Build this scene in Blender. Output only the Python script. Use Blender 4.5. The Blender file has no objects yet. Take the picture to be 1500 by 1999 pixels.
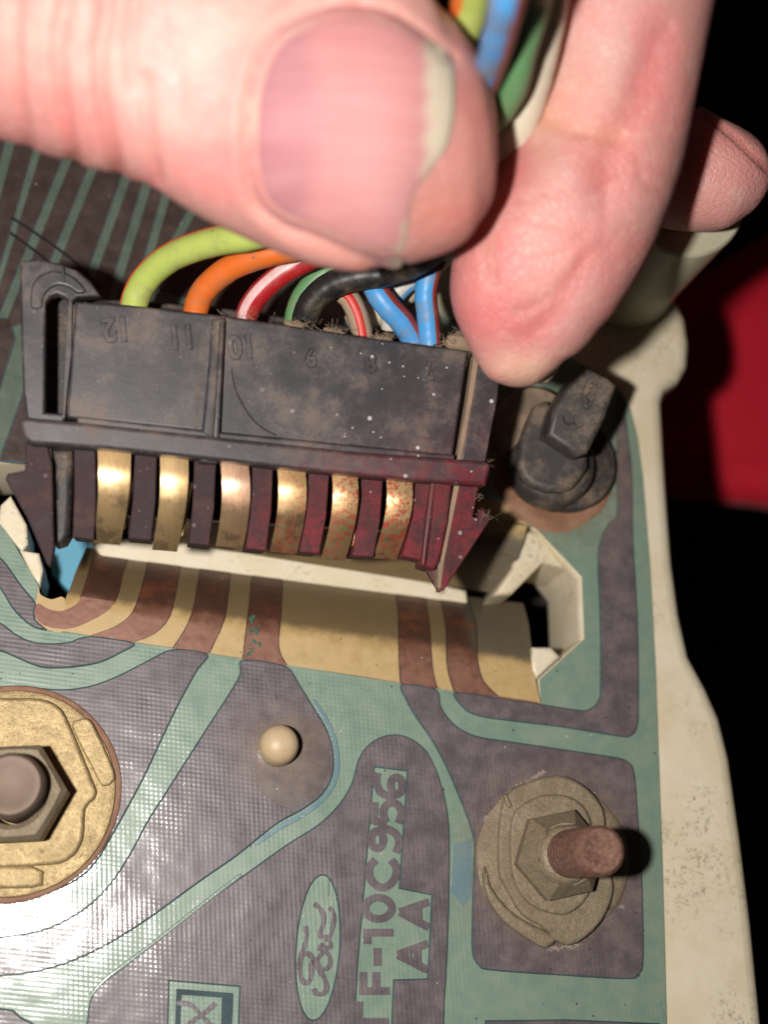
import bpy, bmesh, math, random
import numpy as np
from mathutils import Vector, Matrix, Quaternion
from mathutils.bvhtree import BVHTree
random.seed(7); np.random.seed(7)
S = bpy.context.scene
C = bpy.data.collections.new('close_up'); S.collection.children.link(C)
S.unit_settings.system = 'METRIC'; S.unit_settings.scale_length = 0.01     # one unit is a centimetre

# ------------------------------------------------------------ camera
K = 2600.0; CX, CY = 750.0, 999.5
TH = math.atan(math.hypot(450, 750) / K)
dirx, diry = 450 / math.hypot(450, 750), 750 / math.hypot(450, 750)
FWD = Vector((math.sin(TH) * dirx, math.sin(TH) * diry, -math.cos(TH)))
QR = Vector((0, 0, -1)).rotation_difference(FWD)
RM = QR.to_matrix()
CAMP = Vector((0, 0, 12 * math.cos(TH)))
cd = bpy.data.cameras.new('camera'); cam = bpy.data.objects.new('camera', cd); C.objects.link(cam)
cam.location = CAMP; cam.rotation_mode = 'QUATERNION'; cam.rotation_quaternion = QR
cd.sensor_fit = 'VERTICAL'; cd.sensor_height = 36; cd.sensor_width = 27; cd.lens = K / 1999 * 36
cd.clip_start = 0.1; cd.clip_end = 500
cd.dof.use_dof = True; cd.dof.focus_distance = 11.0; cd.dof.aperture_fstop = 0.17
S.camera = cam

# ------------------------------------------------------------ light: the phone's flash beside the lens, faint room light
w = bpy.data.worlds.new('World'); S.world = w; w.use_nodes = True
w.node_tree.nodes['Background'].inputs[0].default_value = (0.9, 0.85, 0.8, 1)
w.node_tree.nodes['Background'].inputs[1].default_value = 0.009
ld = bpy.data.lights.new('phone_flash', 'AREA'); lo = bpy.data.objects.new('phone_flash', ld); C.objects.link(lo)
ld.shape = 'DISK'; ld.size = 0.55; ld.energy = 1620; ld.color = (1.0, 0.94, 0.88)
lo.location = CAMP + RM @ Vector((-2.0, 0.12, 0.1)); lo.rotation_mode = 'QUATERNION'; lo.rotation_quaternion = QR
S.view_settings.view_transform = 'Standard'; S.view_settings.look = 'None'
S.view_settings.exposure = 0; S.view_settings.gamma = 1

# ------------------------------------------------------------ geometry helpers
def ray(px, py): return RM @ Vector(((px - CX) / K, -(py - CY) / K, -1.0))
def P(px, py, z=0.0):
    d = ray(px, py); return CAMP + d * ((z - CAMP.z) / d.z)
def U(px, py, D): return CAMP + ray(px, py) * D
def proj(v):
    q = RM.transposed() @ (Vector(v) - CAMP); return (CX + K * q.x / -q.z, CY - K * q.y / -q.z, -q.z)

class Plane:
    def __init__(s, o, n, x=Vector((1, 0, 0))):
        s.o = Vector(o); s.n = Vector(n).normalized(); s.x = (x - s.n * x.dot(s.n)).normalized(); s.y = s.n.cross(s.x)
    def hit(s, px, py, h=0.0):
        d = ray(px, py); o = s.o + s.n * h
        return CAMP + d * ((o - CAMP).dot(s.n) / d.dot(s.n))
    def loc(s, px, py, h=0.0):
        v = s.hit(px, py, h) - s.o; return (v.dot(s.x), v.dot(s.y))
    def mat(s, h=0.0):
        m = Matrix((s.x, s.y, s.n)).transposed().to_4x4(); m.translation = s.o + s.n * h; return m
BOARD = Plane((0, 0, 0), (0, 0, 1))

def catmull(pts, closed=True, n=6):
    out = []; N = len(pts); pts = [Vector(p) for p in pts]
    rng = range(N) if closed else range(N - 1)
    for i in rng:
        if closed: a, b, c, d = pts[(i-1) % N], pts[i], pts[(i+1) % N], pts[(i+2) % N]
        else: a, b, c, d = pts[max(i-1, 0)], pts[i], pts[i+1], pts[min(i+2, N-1)]
        for k in range(n):
            t = k / n
            out.append(0.5 * ((2*b) + (c-a)*t + (2*a-5*b+4*c-d)*t*t + (3*b-a-3*c+d)*t*t*t))
    if not closed: out.append(pts[-1])
    return out

def link(name, me, mats, parent=None):
    o = bpy.data.objects.new(name, me); C.objects.link(o)
    for m in (mats if isinstance(mats, (list, tuple)) else [mats]): me.materials.append(m)
    if parent: o.parent = parent; o.matrix_parent_inverse = Matrix.Identity(4)
    return o
WORLD = {}
def put(o, parent):
    if parent is not None:
        o.parent = parent; o.matrix_parent_inverse = WORLD.get(parent.name, Matrix.Identity(4)).inverted()
    WORLD[o.name] = o.matrix_basis.copy()
    return o

def thing(name, label, cat, loc, group=None):
    o = bpy.data.objects.new(name, None); C.objects.link(o); o.location = loc; o.empty_display_size = 0.3
    o['label'] = label; o['category'] = cat
    if group: o['group'] = group
    WORLD[o.name] = Matrix.Translation(loc)
    return o
def tag(o, label, cat, group=None, kind=None):
    if label: o['label'] = label
    if cat: o['category'] = cat
    if group: o['group'] = group
    if kind: o['kind'] = kind
    return o

def smooth(me, ang=40):
    me.polygons.foreach_set('use_smooth', [True] * len(me.polygons))
    try: me.set_sharp_from_angle(angle=math.radians(ang))
    except Exception: pass

def flat(name, loops, plane, mat, parent=None, top=0.0, thick=0.1, bevel=0.0, smoothn=0, edge=None, res=2, jitter=0):
    """loops: pixel outlines (first outer, the rest holes) on the plane at height `top`; extruded downwards."""
    cu = bpy.data.curves.new(name, 'CURVE'); cu.dimensions = '2D'; cu.fill_mode = 'BOTH'
    bevel = min(bevel, thick * 0.45)
    cu.extrude = thick / 2 - bevel; cu.bevel_depth = bevel; cu.offset = -bevel; cu.bevel_resolution = res
    for lp in loops:
        pts = [Vector(plane.loc(x, y, top)) for x, y in lp]
        if smoothn: pts = catmull(pts, True, smoothn)
        if jitter: pts = [p + Vector((random.gauss(0, jitter), random.gauss(0, jitter))) for p in pts]
        sp = cu.splines.new('POLY'); sp.points.add(len(pts) - 1); sp.use_cyclic_u = True
        for q, p in zip(sp.points, pts): q.co = (p.x, p.y, 0, 1)
    t = bpy.data.objects.new('tmp', cu); C.objects.link(t)
    me = bpy.data.meshes.new_from_object(t.evaluated_get(bpy.context.evaluated_depsgraph_get()))
    bpy.data.objects.remove(t); bpy.data.curves.remove(cu); me.name = name
    me.materials.clear()
    o = link(name, me, [mat] + ([edge] if edge else []))
    if edge:
        for p in me.polygons: p.material_index = 1 if abs(p.normal.z) < 0.995 else 0
    else:
        for p in me.polygons: p.material_index = 0
    smooth(me)
    o.matrix_basis = plane.mat(top - thick / 2)
    return put(o, parent)

def text(name, s, plane, px, py, size, mat, parent, up=(0, -1), top=0.0, thick=0.01, bevel=0.0, sx=1.0, off=0.0):
    """text centred at a pixel, `up` = image direction the letters' tops point to"""
    cu = bpy.data.curves.new(name, 'FONT'); cu.body = s; cu.size = size; cu.align_x = 'CENTER'; cu.align_y = 'CENTER'
    cu.extrude = max(thick / 2 - bevel, 0.0005); cu.bevel_depth = bevel; cu.bevel_resolution = 1; cu.offset = off
    t = bpy.data.objects.new('tmp', cu); C.objects.link(t)
    me = bpy.data.meshes.new_from_object(t.evaluated_get(bpy.context.evaluated_depsgraph_get()))
    bpy.data.objects.remove(t); bpy.data.curves.remove(cu); me.materials.clear()
    o = link(name, me, mat)
    a = Vector(plane.loc(px, py, top)); b = Vector(plane.loc(px + up[0] * 20, py + up[1] * 20, top))
    ang = math.atan2((b - a).y, (b - a).x) - math.pi / 2
    o.matrix_basis = plane.mat(top - thick / 2) @ Matrix.Translation((a.x, a.y, 0)) @ Matrix.Rotation(ang, 4, 'Z') @ Matrix.Diagonal((sx, 1, 1, 1))
    return put(o, parent)

def mesh(name, vs, fs, mat, parent=None, sm=True, ang=40):
    me = bpy.data.meshes.new(name); me.from_pydata([tuple(v) for v in vs], [], fs); me.update()
    bm = bmesh.new(); bm.from_mesh(me); bmesh.ops.recalc_face_normals(bm, faces=bm.faces); bm.to_mesh(me); bm.free()
    o = link(name, me, mat)
    if sm: smooth(me, ang)
    return put(o, parent)

def frames(pts):
    T = [(pts[min(i+1, len(pts)-1)] - pts[max(i-1, 0)]).normalized() for i in range(len(pts))]
    n = T[0].orthogonal().normalized(); out = []
    for i, t in enumerate(T):
        n = (n - t * n.dot(t)).normalized(); out.append((t, n, t.cross(n)))
    return out

def tube(name, pts, r, mat, parent=None, seg=16, sub=10, closed_ends=True, wob=0.0):
    ps = catmull(pts, False, sub); fr = frames(ps); vs = []; fs = []
    for i, (p, (t, n, b)) in enumerate(zip(ps, fr)):
        rr = r if not callable(r) else r(i / (len(ps) - 1))
        rr *= 1 + wob * math.sin(i * 1.3) * math.sin(i * .37)
        for k in range(seg):
            a = 2 * math.pi * k / seg; vs.append(p + (n * math.cos(a) + b * math.sin(a)) * rr)
    for i in range(len(ps) - 1):
        for k in range(seg):
            k2 = (k + 1) % seg; fs.append((i*seg+k, i*seg+k2, (i+1)*seg+k2, (i+1)*seg+k))
    if closed_ends:
        fs.append(tuple(range(seg))[::-1]); fs.append(tuple((len(ps)-1)*seg + k for k in range(seg)))
    return mesh(name, vs, fs, mat, parent), ps, fr

def lathe(name, o, prof, mat, parent=None, seg=48, axis=Vector((0, 0, 1)), wob=0.0, ph=0):
    q = Vector((0, 0, 1)).rotation_difference(axis).to_matrix(); vs = []; fs = []; n = len(prof)
    for k in range(seg):
        a = 2 * math.pi * k / seg; f = 1 + wob * (math.sin(2*a + ph) + .6*math.sin(3*a + 2*ph) + .3*math.sin(7*a))
        for r, z in prof: vs.append(Vector(o) + q @ Vector((r * f * math.cos(a), r * f * math.sin(a), z)))
    for k in range(seg):
        k2 = (k + 1) % seg
        for i in range(n - 1): fs.append((k*n+i, k2*n+i, k2*n+i+1, k*n+i+1))
    if prof[-1][0] > 1e-6: fs.append(tuple(k*n+n-1 for k in range(seg)))
    if prof[0][0] > 1e-6: fs.append(tuple(k*n for k in range(seg))[::-1])
    ob = mesh(name, vs, fs, mat, parent)
    return ob

# ------------------------------------------------------------ material helpers
class N:
    def __init__(s, name):
        s.m = bpy.data.materials.new(name); s.m.use_nodes = True; s.t = s.m.node_tree
        s.b = s.t.nodes['Principled BSDF']; s.co = None
    def new(s, typ, **kw):
        n = s.t.nodes.new(typ)
        for k, v in kw.items():
            if k in n.inputs.keys(): s.set(n.inputs[k], v)
            else: setattr(n, k, v)
        return n
    def set(s, inp, v):
        if hasattr(v, 'is_output') or isinstance(v, bpy.types.NodeSocket): s.t.links.new(v, inp)
        elif isinstance(v, (tuple, list)) and len(v) == 3 and inp.type == 'RGBA': inp.default_value = (*v, 1)
        else: inp.default_value = v
    def pos(s):
        if s.co is None: s.co = s.t.nodes.new('ShaderNodeNewGeometry').outputs['Position']
        return s.co
    def noise(s, scale, detail=4, rough=.6, vec=None, dist=0):
        n = s.new('ShaderNodeTexNoise'); s.set(n.inputs['Vector'], vec or s.pos())
        n.inputs['Scale'].default_value = scale; n.inputs['Detail'].default_value = detail
        n.inputs['Roughness'].default_value = rough; n.inputs['Distortion'].default_value = dist
        return n.outputs['Fac']
    def ramp(s, fac, a, b, ca=0.0, cb=1.0):
        n = s.new('ShaderNodeMapRange'); s.set(n.inputs['Value'], fac)
        for k, v in zip(('From Min', 'From Max', 'To Min', 'To Max'), (a, b, ca, cb)): n.inputs[k].default_value = v
        n.interpolation_type = 'SMOOTHSTEP'; return n.outputs['Result']
    def math(s, op, a, b=0.0):
        n = s.t.nodes.new('ShaderNodeMath'); n.operation = op; s.set(n.inputs[0], a); s.set(n.inputs[1], b); return n.outputs[0]
    def mix(s, fac, a, b):
        n = s.t.nodes.new('ShaderNodeMix'); n.data_type = 'RGBA'
        s.set(n.inputs[0], fac); s.set(n.inputs[6], a); s.set(n.inputs[7], b); return n.outputs[2]
    def bump(s, h, strength=.5, dist=.01, normal=None):
        n = s.t.nodes.new('ShaderNodeBump'); n.inputs['Strength'].default_value = strength; n.inputs['Distance'].default_value = dist
        s.set(n.inputs['Height'], h)
        if normal: s.set(n.inputs['Normal'], normal)
        return n.outputs[0]
    def vor(s, scale, feature='F1', vec=None):
        n = s.t.nodes.new('ShaderNodeTexVoronoi'); n.feature = feature; n.inputs['Scale'].default_value = scale
        s.set(n.inputs['Vector'], vec or s.pos()); return n.outputs['Distance'], (n.outputs['Color'] if feature == 'F1' else None)
    def sep(s, vec=None):
        n = s.t.nodes.new('ShaderNodeSeparateXYZ'); s.set(n.inputs[0], vec or s.pos()); return n.outputs
    def p(s, **kw):
        for k, v in kw.items(): s.set(s.b.inputs[k.replace('_', ' ')], v)
        return s
    def specks(s, scale, size, keep):
        "sparse round flecks: 1 inside, 0 outside"
        d, c = s.vor(scale); h = s.sep(c)[0]
        return s.math('MULTIPLY', s.ramp(d, size, size * .6), s.math('GREATER_THAN', h, 1 - keep))
    def along(s, o, d):
        n = s.t.nodes.new('ShaderNodeVectorMath'); n.operation = 'DOT_PRODUCT'; s.set(n.inputs[0], s.pos()); n.inputs[1].default_value = tuple(d)
        return s.math('SUBTRACT', n.outputs['Value'], Vector(o).dot(Vector(d)))
    def near(s, pt, r0, r1):
        n = s.t.nodes.new('ShaderNodeVectorMath'); n.operation = 'DISTANCE'; s.set(n.inputs[0], s.pos()); n.inputs[1].default_value = tuple(pt)
        return s.ramp(n.outputs['Value'], r1, r0)

def simple(name, col, rough=.5, metal=0, **kw):
    n = N(name); n.p(Base_Color=col, Roughness=rough, Metallic=metal, **kw); return n.m

DUST = (0.30, 0.21, 0.14)
def film_mat(name, c1, c2, weave=.5, dust=.5, coat=.65):
    n = N(name)
    big = n.noise(.9, 3); mid = n.noise(5, 5, .7); fine = n.noise(45, 4, .7)
    col = n.mix(n.ramp(mid, .3, .7), c1, c2)
    col = n.mix(n.math('MULTIPLY', n.ramp(n.noise(70, 3, .8), .5, .8), .30), col, DUST)
    # settled dust, heavier to the right of the board
    x = n.sep()[0]
    grime = n.math('MULTIPLY', n.ramp(n.math('ADD', mid, n.math('MULTIPLY', n.ramp(x, 0, 6), .25)), .55, .95), dust)
    grime = n.math('MULTIPLY', n.math('ADD', grime, .12 * dust), n.ramp(n.noise(75, 5, .85), .46, .60))
    col = n.mix(grime, col, DUST)
    col = n.mix(n.specks(14, .16, .10), col, (.05, .04, .04))
    col = n.mix(n.specks(9, .07, .16), col, (.7, .68, .6))
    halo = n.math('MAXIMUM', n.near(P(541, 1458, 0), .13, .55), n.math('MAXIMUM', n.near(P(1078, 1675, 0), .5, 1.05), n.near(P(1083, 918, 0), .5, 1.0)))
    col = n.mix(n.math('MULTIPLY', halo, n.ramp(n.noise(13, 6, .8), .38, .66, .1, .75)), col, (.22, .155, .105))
    # weave of the backing cloth
    xyz = n.sep(); d = n.noise(3, 2)
    wx = n.math('SINE', n.math('MULTIPLY', n.math('ADD', xyz[0], n.math('MULTIPLY', xyz[1], .05)), 6.283 / .039))
    wy = n.math('SINE', n.math('MULTIPLY', n.math('ADD', xyz[1], n.math('MULTIPLY', xyz[0], .13)), 6.283 / .037))
    wv = n.math('ADD', wx, wy)
    col = n.mix(n.ramp(wv, -2, 2, .0, .025), col, (.02, .02, .03))
    ws = n.math('MULTIPLY', wv, n.ramp(n.noise(1.2, 2), .35, .6, .25, 1))
    b1 = n.bump(ws, weave, .00055)
    b2 = n.bump(big, .6, .05, b1)
    b3 = n.bump(fine, .35, .002, b2)
    n.p(Base_Color=col, Roughness=n.ramp(mid, .3, .8, .34, .52), Normal=b3, Coat_Weight=coat, Coat_Roughness=.12, Coat_Normal=b2 if weave < .1 else b3)
    return n.m
GREEN = film_mat('green_film', (.185, .285, .225), (.235, .335, .26), .5, .5)
PURPLE = film_mat('filmed_copper', (.098, .080, .096), (.150, .124, .142), .5, .75)
EDGE = film_mat('trace_edge', (.055, .085, .095), (.075, .12, .14), .1, .2, .15)
q_ = EDGE.node_tree.nodes['Principled BSDF']; [EDGE.node_tree.links.remove(l_) for l_ in list(q_.inputs['Roughness'].links)]; q_.inputs['Roughness'].default_value = .8; q_.inputs['Coat Weight'].default_value = 0; q_.inputs['Specular IOR Level'].default_value = .1
DKCU = film_mat('dark_copper', (.045, .03, .028), (.07, .05, .045), .2, .5, .4)
BLUEF = film_mat('blue_film', (.12, .24, .31), (.15, .27, .29), .2, .5)

def tongue_mat(name, c1, c2, olive, metal=0.0, worn=None):
    n = N(name); mid = n.noise(6, 5, .7)
    col = n.mix(n.ramp(mid, .3, .7), c1, c2)
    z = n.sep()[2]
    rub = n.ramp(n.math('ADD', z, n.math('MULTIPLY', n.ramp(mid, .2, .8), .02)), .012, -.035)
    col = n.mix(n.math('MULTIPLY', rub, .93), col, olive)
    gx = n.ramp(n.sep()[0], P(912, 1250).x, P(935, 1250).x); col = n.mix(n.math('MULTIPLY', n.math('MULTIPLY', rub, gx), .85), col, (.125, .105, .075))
    if worn: col = n.mix(n.math('MULTIPLY', n.ramp(n.noise(2.6, 6, .8), .48, .78), rub), col, worn)
    # rubbed-in scratches from the contacts
    sc = n.new('ShaderNodeMapping'); sc.inputs['Scale'].default_value = (3, 40, 3); sc.inputs['Rotation'].default_value = (0, 0, -.12); n.set(sc.inputs[0], n.pos())
    lines = n.ramp(n.noise(1.6, 3, .6, vec=sc.outputs[0]), .62, .72)
    col = n.mix(n.math('MULTIPLY', lines, n.math('MULTIPLY', n.math('MULTIPLY', rub, n.ramp(n.sep()[0], P(850, 1250).x, P(950, 1250).x, .25, 1)), .85)), col, (.04, .036, .028))
    col = n.mix(n.math('MULTIPLY', n.ramp(n.noise(60, 3, .8), .55, .8), .35), col, DUST)
    col = n.mix(n.specks(16, .14, .08), col, (.05, .03, .02)); col = n.mix(n.specks(11, .07, .12), col, (.75, .7, .6))
    b = n.bump(n.noise(2.2, 3), .5, .03); b = n.bump(n.noise(35, 4), .3, .003, b)
    n.p(Base_Color=col, Roughness=n.ramp(mid, .3, .7, .38, .6), Metallic=metal, Coat_Weight=.3, Coat_Roughness=.25, Normal=b); return n.m
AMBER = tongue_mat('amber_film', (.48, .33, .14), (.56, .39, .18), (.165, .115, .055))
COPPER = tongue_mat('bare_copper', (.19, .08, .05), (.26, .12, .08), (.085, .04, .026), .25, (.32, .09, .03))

def cream_mat(name, c=(.84, .76, .59), dirt=.6, seed=0):
    n = N(name); v = n.noise(1.6, 5, .7); f = n.noise(20, 5, .8)
    col = n.mix(n.ramp(v, .3, .7), c, (c[0]*.9, c[1]*.86, c[2]*.76))
    m = n.math('MULTIPLY', n.ramp(f, .50, .66), n.math('MAXIMUM', n.near(P(1350, 1690, 0), .1, .75), n.ramp(n.noise(1.1, 3), .50, .68)))
    col = n.mix(n.math('MULTIPLY', m, dirt), col, (.16, .10, .055))
    col = n.mix(n.math('MULTIPLY', n.specks(7, .10, .25), .7), col, (.2, .1, .07))
    b = n.bump(f, .25, .006); n.p(Base_Color=col, Roughness=.42, Normal=b, Subsurface_Weight=.12, Subsurface_Radius=(.1, .08, .05), Subsurface_Scale=1)
    return n.m
CREAM = cream_mat('cream_plastic'); CREAM2 = cream_mat('cream_plastic_clean', (.60, .58, .44), .15)

CPT = Vector((0, 0, 0))
def black_mat(name, base=(.022, .021, .023), dust=.5, red=False, rough=.42):
    n = N(name); v = n.noise(3, 5, .7); f = n.noise(40, 4, .8)
    col = n.mix(n.ramp(v, .35, .7), base, (base[0]*1.6, base[1]*1.5, base[2]*1.5))
    col = n.mix(n.math('MULTIPLY', n.ramp(n.math('ADD', v, n.math('MULTIPLY', f, .35)), .62, .9), dust), col, DUST)
    if red:   # overspray of red paint over the lower right of the plug
        a = n.near(RP1, .1, 1.5); bb = n.near(RP2, .1, 1.5); cc = n.near(RP3, .1, .9)
        msk = n.math('MAXIMUM', n.math('MAXIMUM', a, bb), cc)
        fleck = n.math('MULTIPLY', n.ramp(n.noise(30, 5, .8), .38, .58, .35, 1), n.ramp(n.noise(5, 5, .7), .36, .60, .25, 1))
        col = n.mix(n.math('MULTIPLY', n.math('MULTIPLY', msk, fleck), red), col, (.21, .012, .022))
        wh = n.math('MAXIMUM', n.specks(8, .17, .16), n.specks(17, .16, .18))
        col = n.mix(n.math('MULTIPLY', wh, n.math('MAXIMUM', n.near(RP4, .3, 1.9), .15)), col, (.55, .53, .52))
    b = n.bump(f, .25, .003); b = n.bump(v, .2, .012, b)
    n.p(Base_Color=col, Roughness=n.ramp(v, .3, .8, rough, rough + .25), Normal=b); return n.m

# ============================================================ the setting: dark floor far below, red cloth
n = N('dark_carpet'); n.p(Base_Color=n.mix(n.noise(3, 4), (.003, .003, .0035), (.007, .006, .007)), Roughness=.95)
fl = mesh('floor', [(-400, -400, -22), (400, -400, -22), (400, 400, -22), (-400, 400, -22)], [(0, 1, 2, 3)], n.m); tag(fl, None, None, kind='structure')
n = N('red_cloth'); v = n.noise(1.3, 4, .6); n.p(Base_Color=n.mix(v, (.55, .0, .016), (.75, .002, .03)), Roughness=.8, Normal=n.bump(n.noise(18, 4), .4, .02), Sheen_Weight=.15)
RED = n.m
def red_cloth():
    outline = [(1120, 640), (1300, 560), (1420, 500), (1560, 420), (1800, 380), (1830, 700), (1800, 960), (1640, 1010), (1500, 985), (1420, 975), (1300, 965), (1180, 960)]
    pl = Plane(U(1400, 780, 17.5), (-.15, -.2, 1))
    o = flat('red_cloth', [outline], pl, RED, None, 0, .9, .4, 5, res=6)
    bm = bmesh.new(); bm.from_mesh(o.data)
    bmesh.ops.triangulate(bm, faces=[f for f in bm.faces if len(f.verts) > 4]); bmesh.ops.subdivide_edges(bm, edges=[e for e in bm.edges if e.calc_length() > .5], cuts=4, use_grid_fill=True)
    for vv in bm.verts: vv.co.z += .16 * math.sin(vv.co.x * 1.7 + vv.co.y * .8) + .1 * math.sin(vv.co.y * 2.3 - vv.co.x)
    bm.to_mesh(o.data); bm.free(); smooth(o.data, 80)
    tag(o, 'deep red padded cloth lying in the dark beyond the right edge of the cream casing', 'cloth')
red_cloth()

# ============================================================ cream casing
cas = thing('instrument_casing', 'cream plastic instrument casing with a dirty right rim, slot and upright tube', 'casing', P(1350, 1500, -1.2))
film_edge = [(1310, 2400), (1303, 1999), (1295, 1700), (1288, 1500), (1281, 1300), (1270, 1100), (1256, 930), (1245, 850), (1232, 800), (1213, 762), (1180, 735), (1120, 700), (1040, 650), (960, 540), (800, 250), (700, 60), (-700, 60), (-700, 2400)]
rim = [(1540, 2500), (1495, 1999), (1475, 1800), (1455, 1640), (1432, 1480), (1412, 1400), (1385, 1340), (1352, 1280), (1334, 1200), (1320, 1100), (1312, 1000), (1305, 900), (1301, 830), (1298, 785), (1303, 762), (1330, 745), (1348, 715), (1352, 670), (1345, 620), (1320, 570), (1280, 520), (1230, 420), (1180, 250), (1100, 30), (-800, 30), (-800, 2500)]
slot = [(-30, 900), (300, 880), (700, 925), (1000, 985), (1062, 1040), (1133, 1128), (1138, 1246), (1050, 1322), (1040, 1360), (600, 1297), (100, 1222), (72, 1135), (8, 1024), (-30, 960)]
flat('shell', [rim, slot], BOARD, CREAM, cas, -.02, 1.15, .13, 0, res=4)
# walls and ledges inside the slot
flat('slot_rib', [[(170, 1045), (420, 1062), (560, 1084), (700, 1104), (870, 1142), (912, 1152), (916, 1190), (560, 1160), (215, 1115)]], BOARD, CREAM, cas, -.50, 1.2, .03)
w1 = flat('slot_wall', [[(1024, 1034), (1056, 1040), (1108, 1110), (1062, 1098), (1000, 1160), (962, 1163), (1000, 1110)]], BOARD, CREAM, cas, -.12, .8, .05, 0, res=3)
flat('slot_wall', [[(1042, 1262), (1078, 1262), (1098, 1282), (1050, 1326), (1036, 1310)]], BOARD, CREAM, cas, .012, .7, .05, 0, res=3)
flat('slot_wall', [[(20, 966), (52, 1024), (54, 1062), (42, 1078), (-6, 1020), (0, 985)]], BOARD, CREAM, cas, .008, .7, .03, 0, res=3)
flat('slot_wall', [[(36, 1072), (76, 1079), (84, 1112), (78, 1146), (60, 1120)]], BOARD, CREAM, cas, .008, .7, .03, 0, res=3)
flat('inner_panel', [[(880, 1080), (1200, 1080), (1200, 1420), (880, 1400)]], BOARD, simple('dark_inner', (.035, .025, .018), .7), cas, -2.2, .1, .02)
n = N('blue_plastic'); n.p(Base_Color=(.12, .38, .55), Roughness=.5)
flat('blue_insert', [[(90, 1000), (240, 1010), (235, 1090), (190, 1100), (160, 1180), (100, 1120)]], BOARD, n.m, cas, -.95, .25, .03, 0)
# upright tube
tb = P(1214, 532, 0)
lathe('tube_wall', tb, [(.62, -.3), (.60, -.05), (.57, .06), (.555, .2), (.60, 1.50), (.595, 1.54), (.575, 1.56), (.30, 1.56), (.28, 1.54), (.27, 1.4), (0, 1.38)], CREAM2, cas, 72)
tb2 = P(870, 560, 0)
lathe('support_post', tb2, [(.34, 0), (.33, .5), (.29, .72), (.2, .85), (0, .9)], CREAM2, cas, 32)
# locating peg that comes up through the film
pg = lathe('locating_peg', P(541, 1458, 0), [(.172, -.05), (.170, .14), (.160, .22), (.135, .275), (.09, .305), (.04, .318), (0, .32)], cream_mat('peg_plastic', (.62, .48, .31), 1.4), cas, 40)

# ============================================================ flexible circuit
fc = thing('flexible_circuit', 'green film circuit with purple copper tracks laid over the cream casing', 'circuit board', P(700, 1700, 0))
hole = [(-60, 900), (300, 870), (700, 905), (870, 990), (960, 1012), (1030, 1026), (1046, 1030), (1137, 1126), (1142, 1247), (1054, 1326), (1057, 1373), (887, 1350), (780, 1334), (600, 1304), (476, 1286), (336, 1265), (172, 1240), (90, 1228), (68, 1195), (76, 1146), (33, 1072), (4, 1024), (-60, 960)]
flat('green_film', [film_edge, hole], BOARD, GREEN, fc, 0.0, .012, .003)

def trace(pts, sm=5, top=.016, mat=None, name='copper_track', bevel=.015, holes=()):
    return flat(name, [pts] + list(holes), BOARD, mat or PURPLE, fc, top, (.034 if top == .016 and mat in (None, DKCU) else .0155 + max(top - .016, 0)), bevel, sm, edge=EDGE if mat in (None, DKCU) else None, res=2)

def L0(x): return 1240 + (x - 172) * .1505
# lower left: track round the slot end
trace([(-200, 900), (-40, 1055), (5, 1092), (40, 1140), (69, 1176), (67, 1192), (70, 1210), (92, 1230), (60, 1222), (25, 1190), (0, 1150), (-40, 1100), (-200, 1000)], 4)
# second track: (tongue stripe 2)
trace([(175, 1241), (262, 1254.5), (235, 1275), (190, 1295), (130, 1304), (80, 1303), (40, 1288), (10, 1275), (-20, 1268), (-60, 1265), (-200, 1265), (-200, 1190), (-60, 1195), (0, 1215), (35, 1240), (75, 1254), (130, 1253)], 4)
# big field round the nut (tongue stripe 3)
fld4 = [(338, 1266.5), (406, 1276.5), (385, 1310), (352, 1370), (318, 1440), (283, 1515), (250, 1577), (222, 1627), (190, 1680), (155, 1715), (100, 1742), (40, 1752), (-60, 1756), (-300, 1756), (-300, 1345), (-60, 1345), (0, 1341), (60, 1341), (120, 1345), (175, 1338), (230, 1318), (285, 1290)]
trace(fld4, 4)
# field with the peg (tongue stripe 4)
fld5 = [(474, 1287), (557, 1299), (585, 1335), (612, 1378), (640, 1425), (652, 1470), (650, 1515), (630, 1552), (590, 1582), (540, 1610), (462, 1672), (390, 1722), (285, 1798), (200, 1850), (120, 1885), (40, 1903), (-60, 1908), (-300, 1908), (-300, 1835), (-60, 1832), (0, 1828), (80, 1815), (150, 1782), (205, 1735), (250, 1670), (285, 1605), (320, 1550), (352, 1500), (400, 1425), (450, 1348), (468, 1315)]
trace(fld5, 4)
# blue tinted film along that edge
BL = [(612, 1372), (640, 1420), (654, 1470), (652, 1515), (632, 1553), (592, 1585), (541, 1613), (500, 1645), (502, 1650), (546, 1620), (598, 1591), (640, 1556), (660, 1515), (662, 1470), (648, 1418), (618, 1370)]
trace(BL, 3, .0185, BLUEF, 'blue_tinted_edge', .002)
# middle field with the lettering
fld6 = [(700, 1482), (718, 1455), (745, 1438), (775, 1433), (805, 1442), (832, 1464), (852, 1500), (868, 1550), (878, 1610), (879, 1700), (877, 1800), (873, 1900), (868, 1999), (860, 2400), (180, 2400), (168, 2050), (170, 1985), (178, 1945), (200, 1918), (250, 1880), (320, 1825), (400, 1762), (480, 1705), (560, 1648), (620, 1610), (660, 1572), (686, 1530)]
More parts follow.
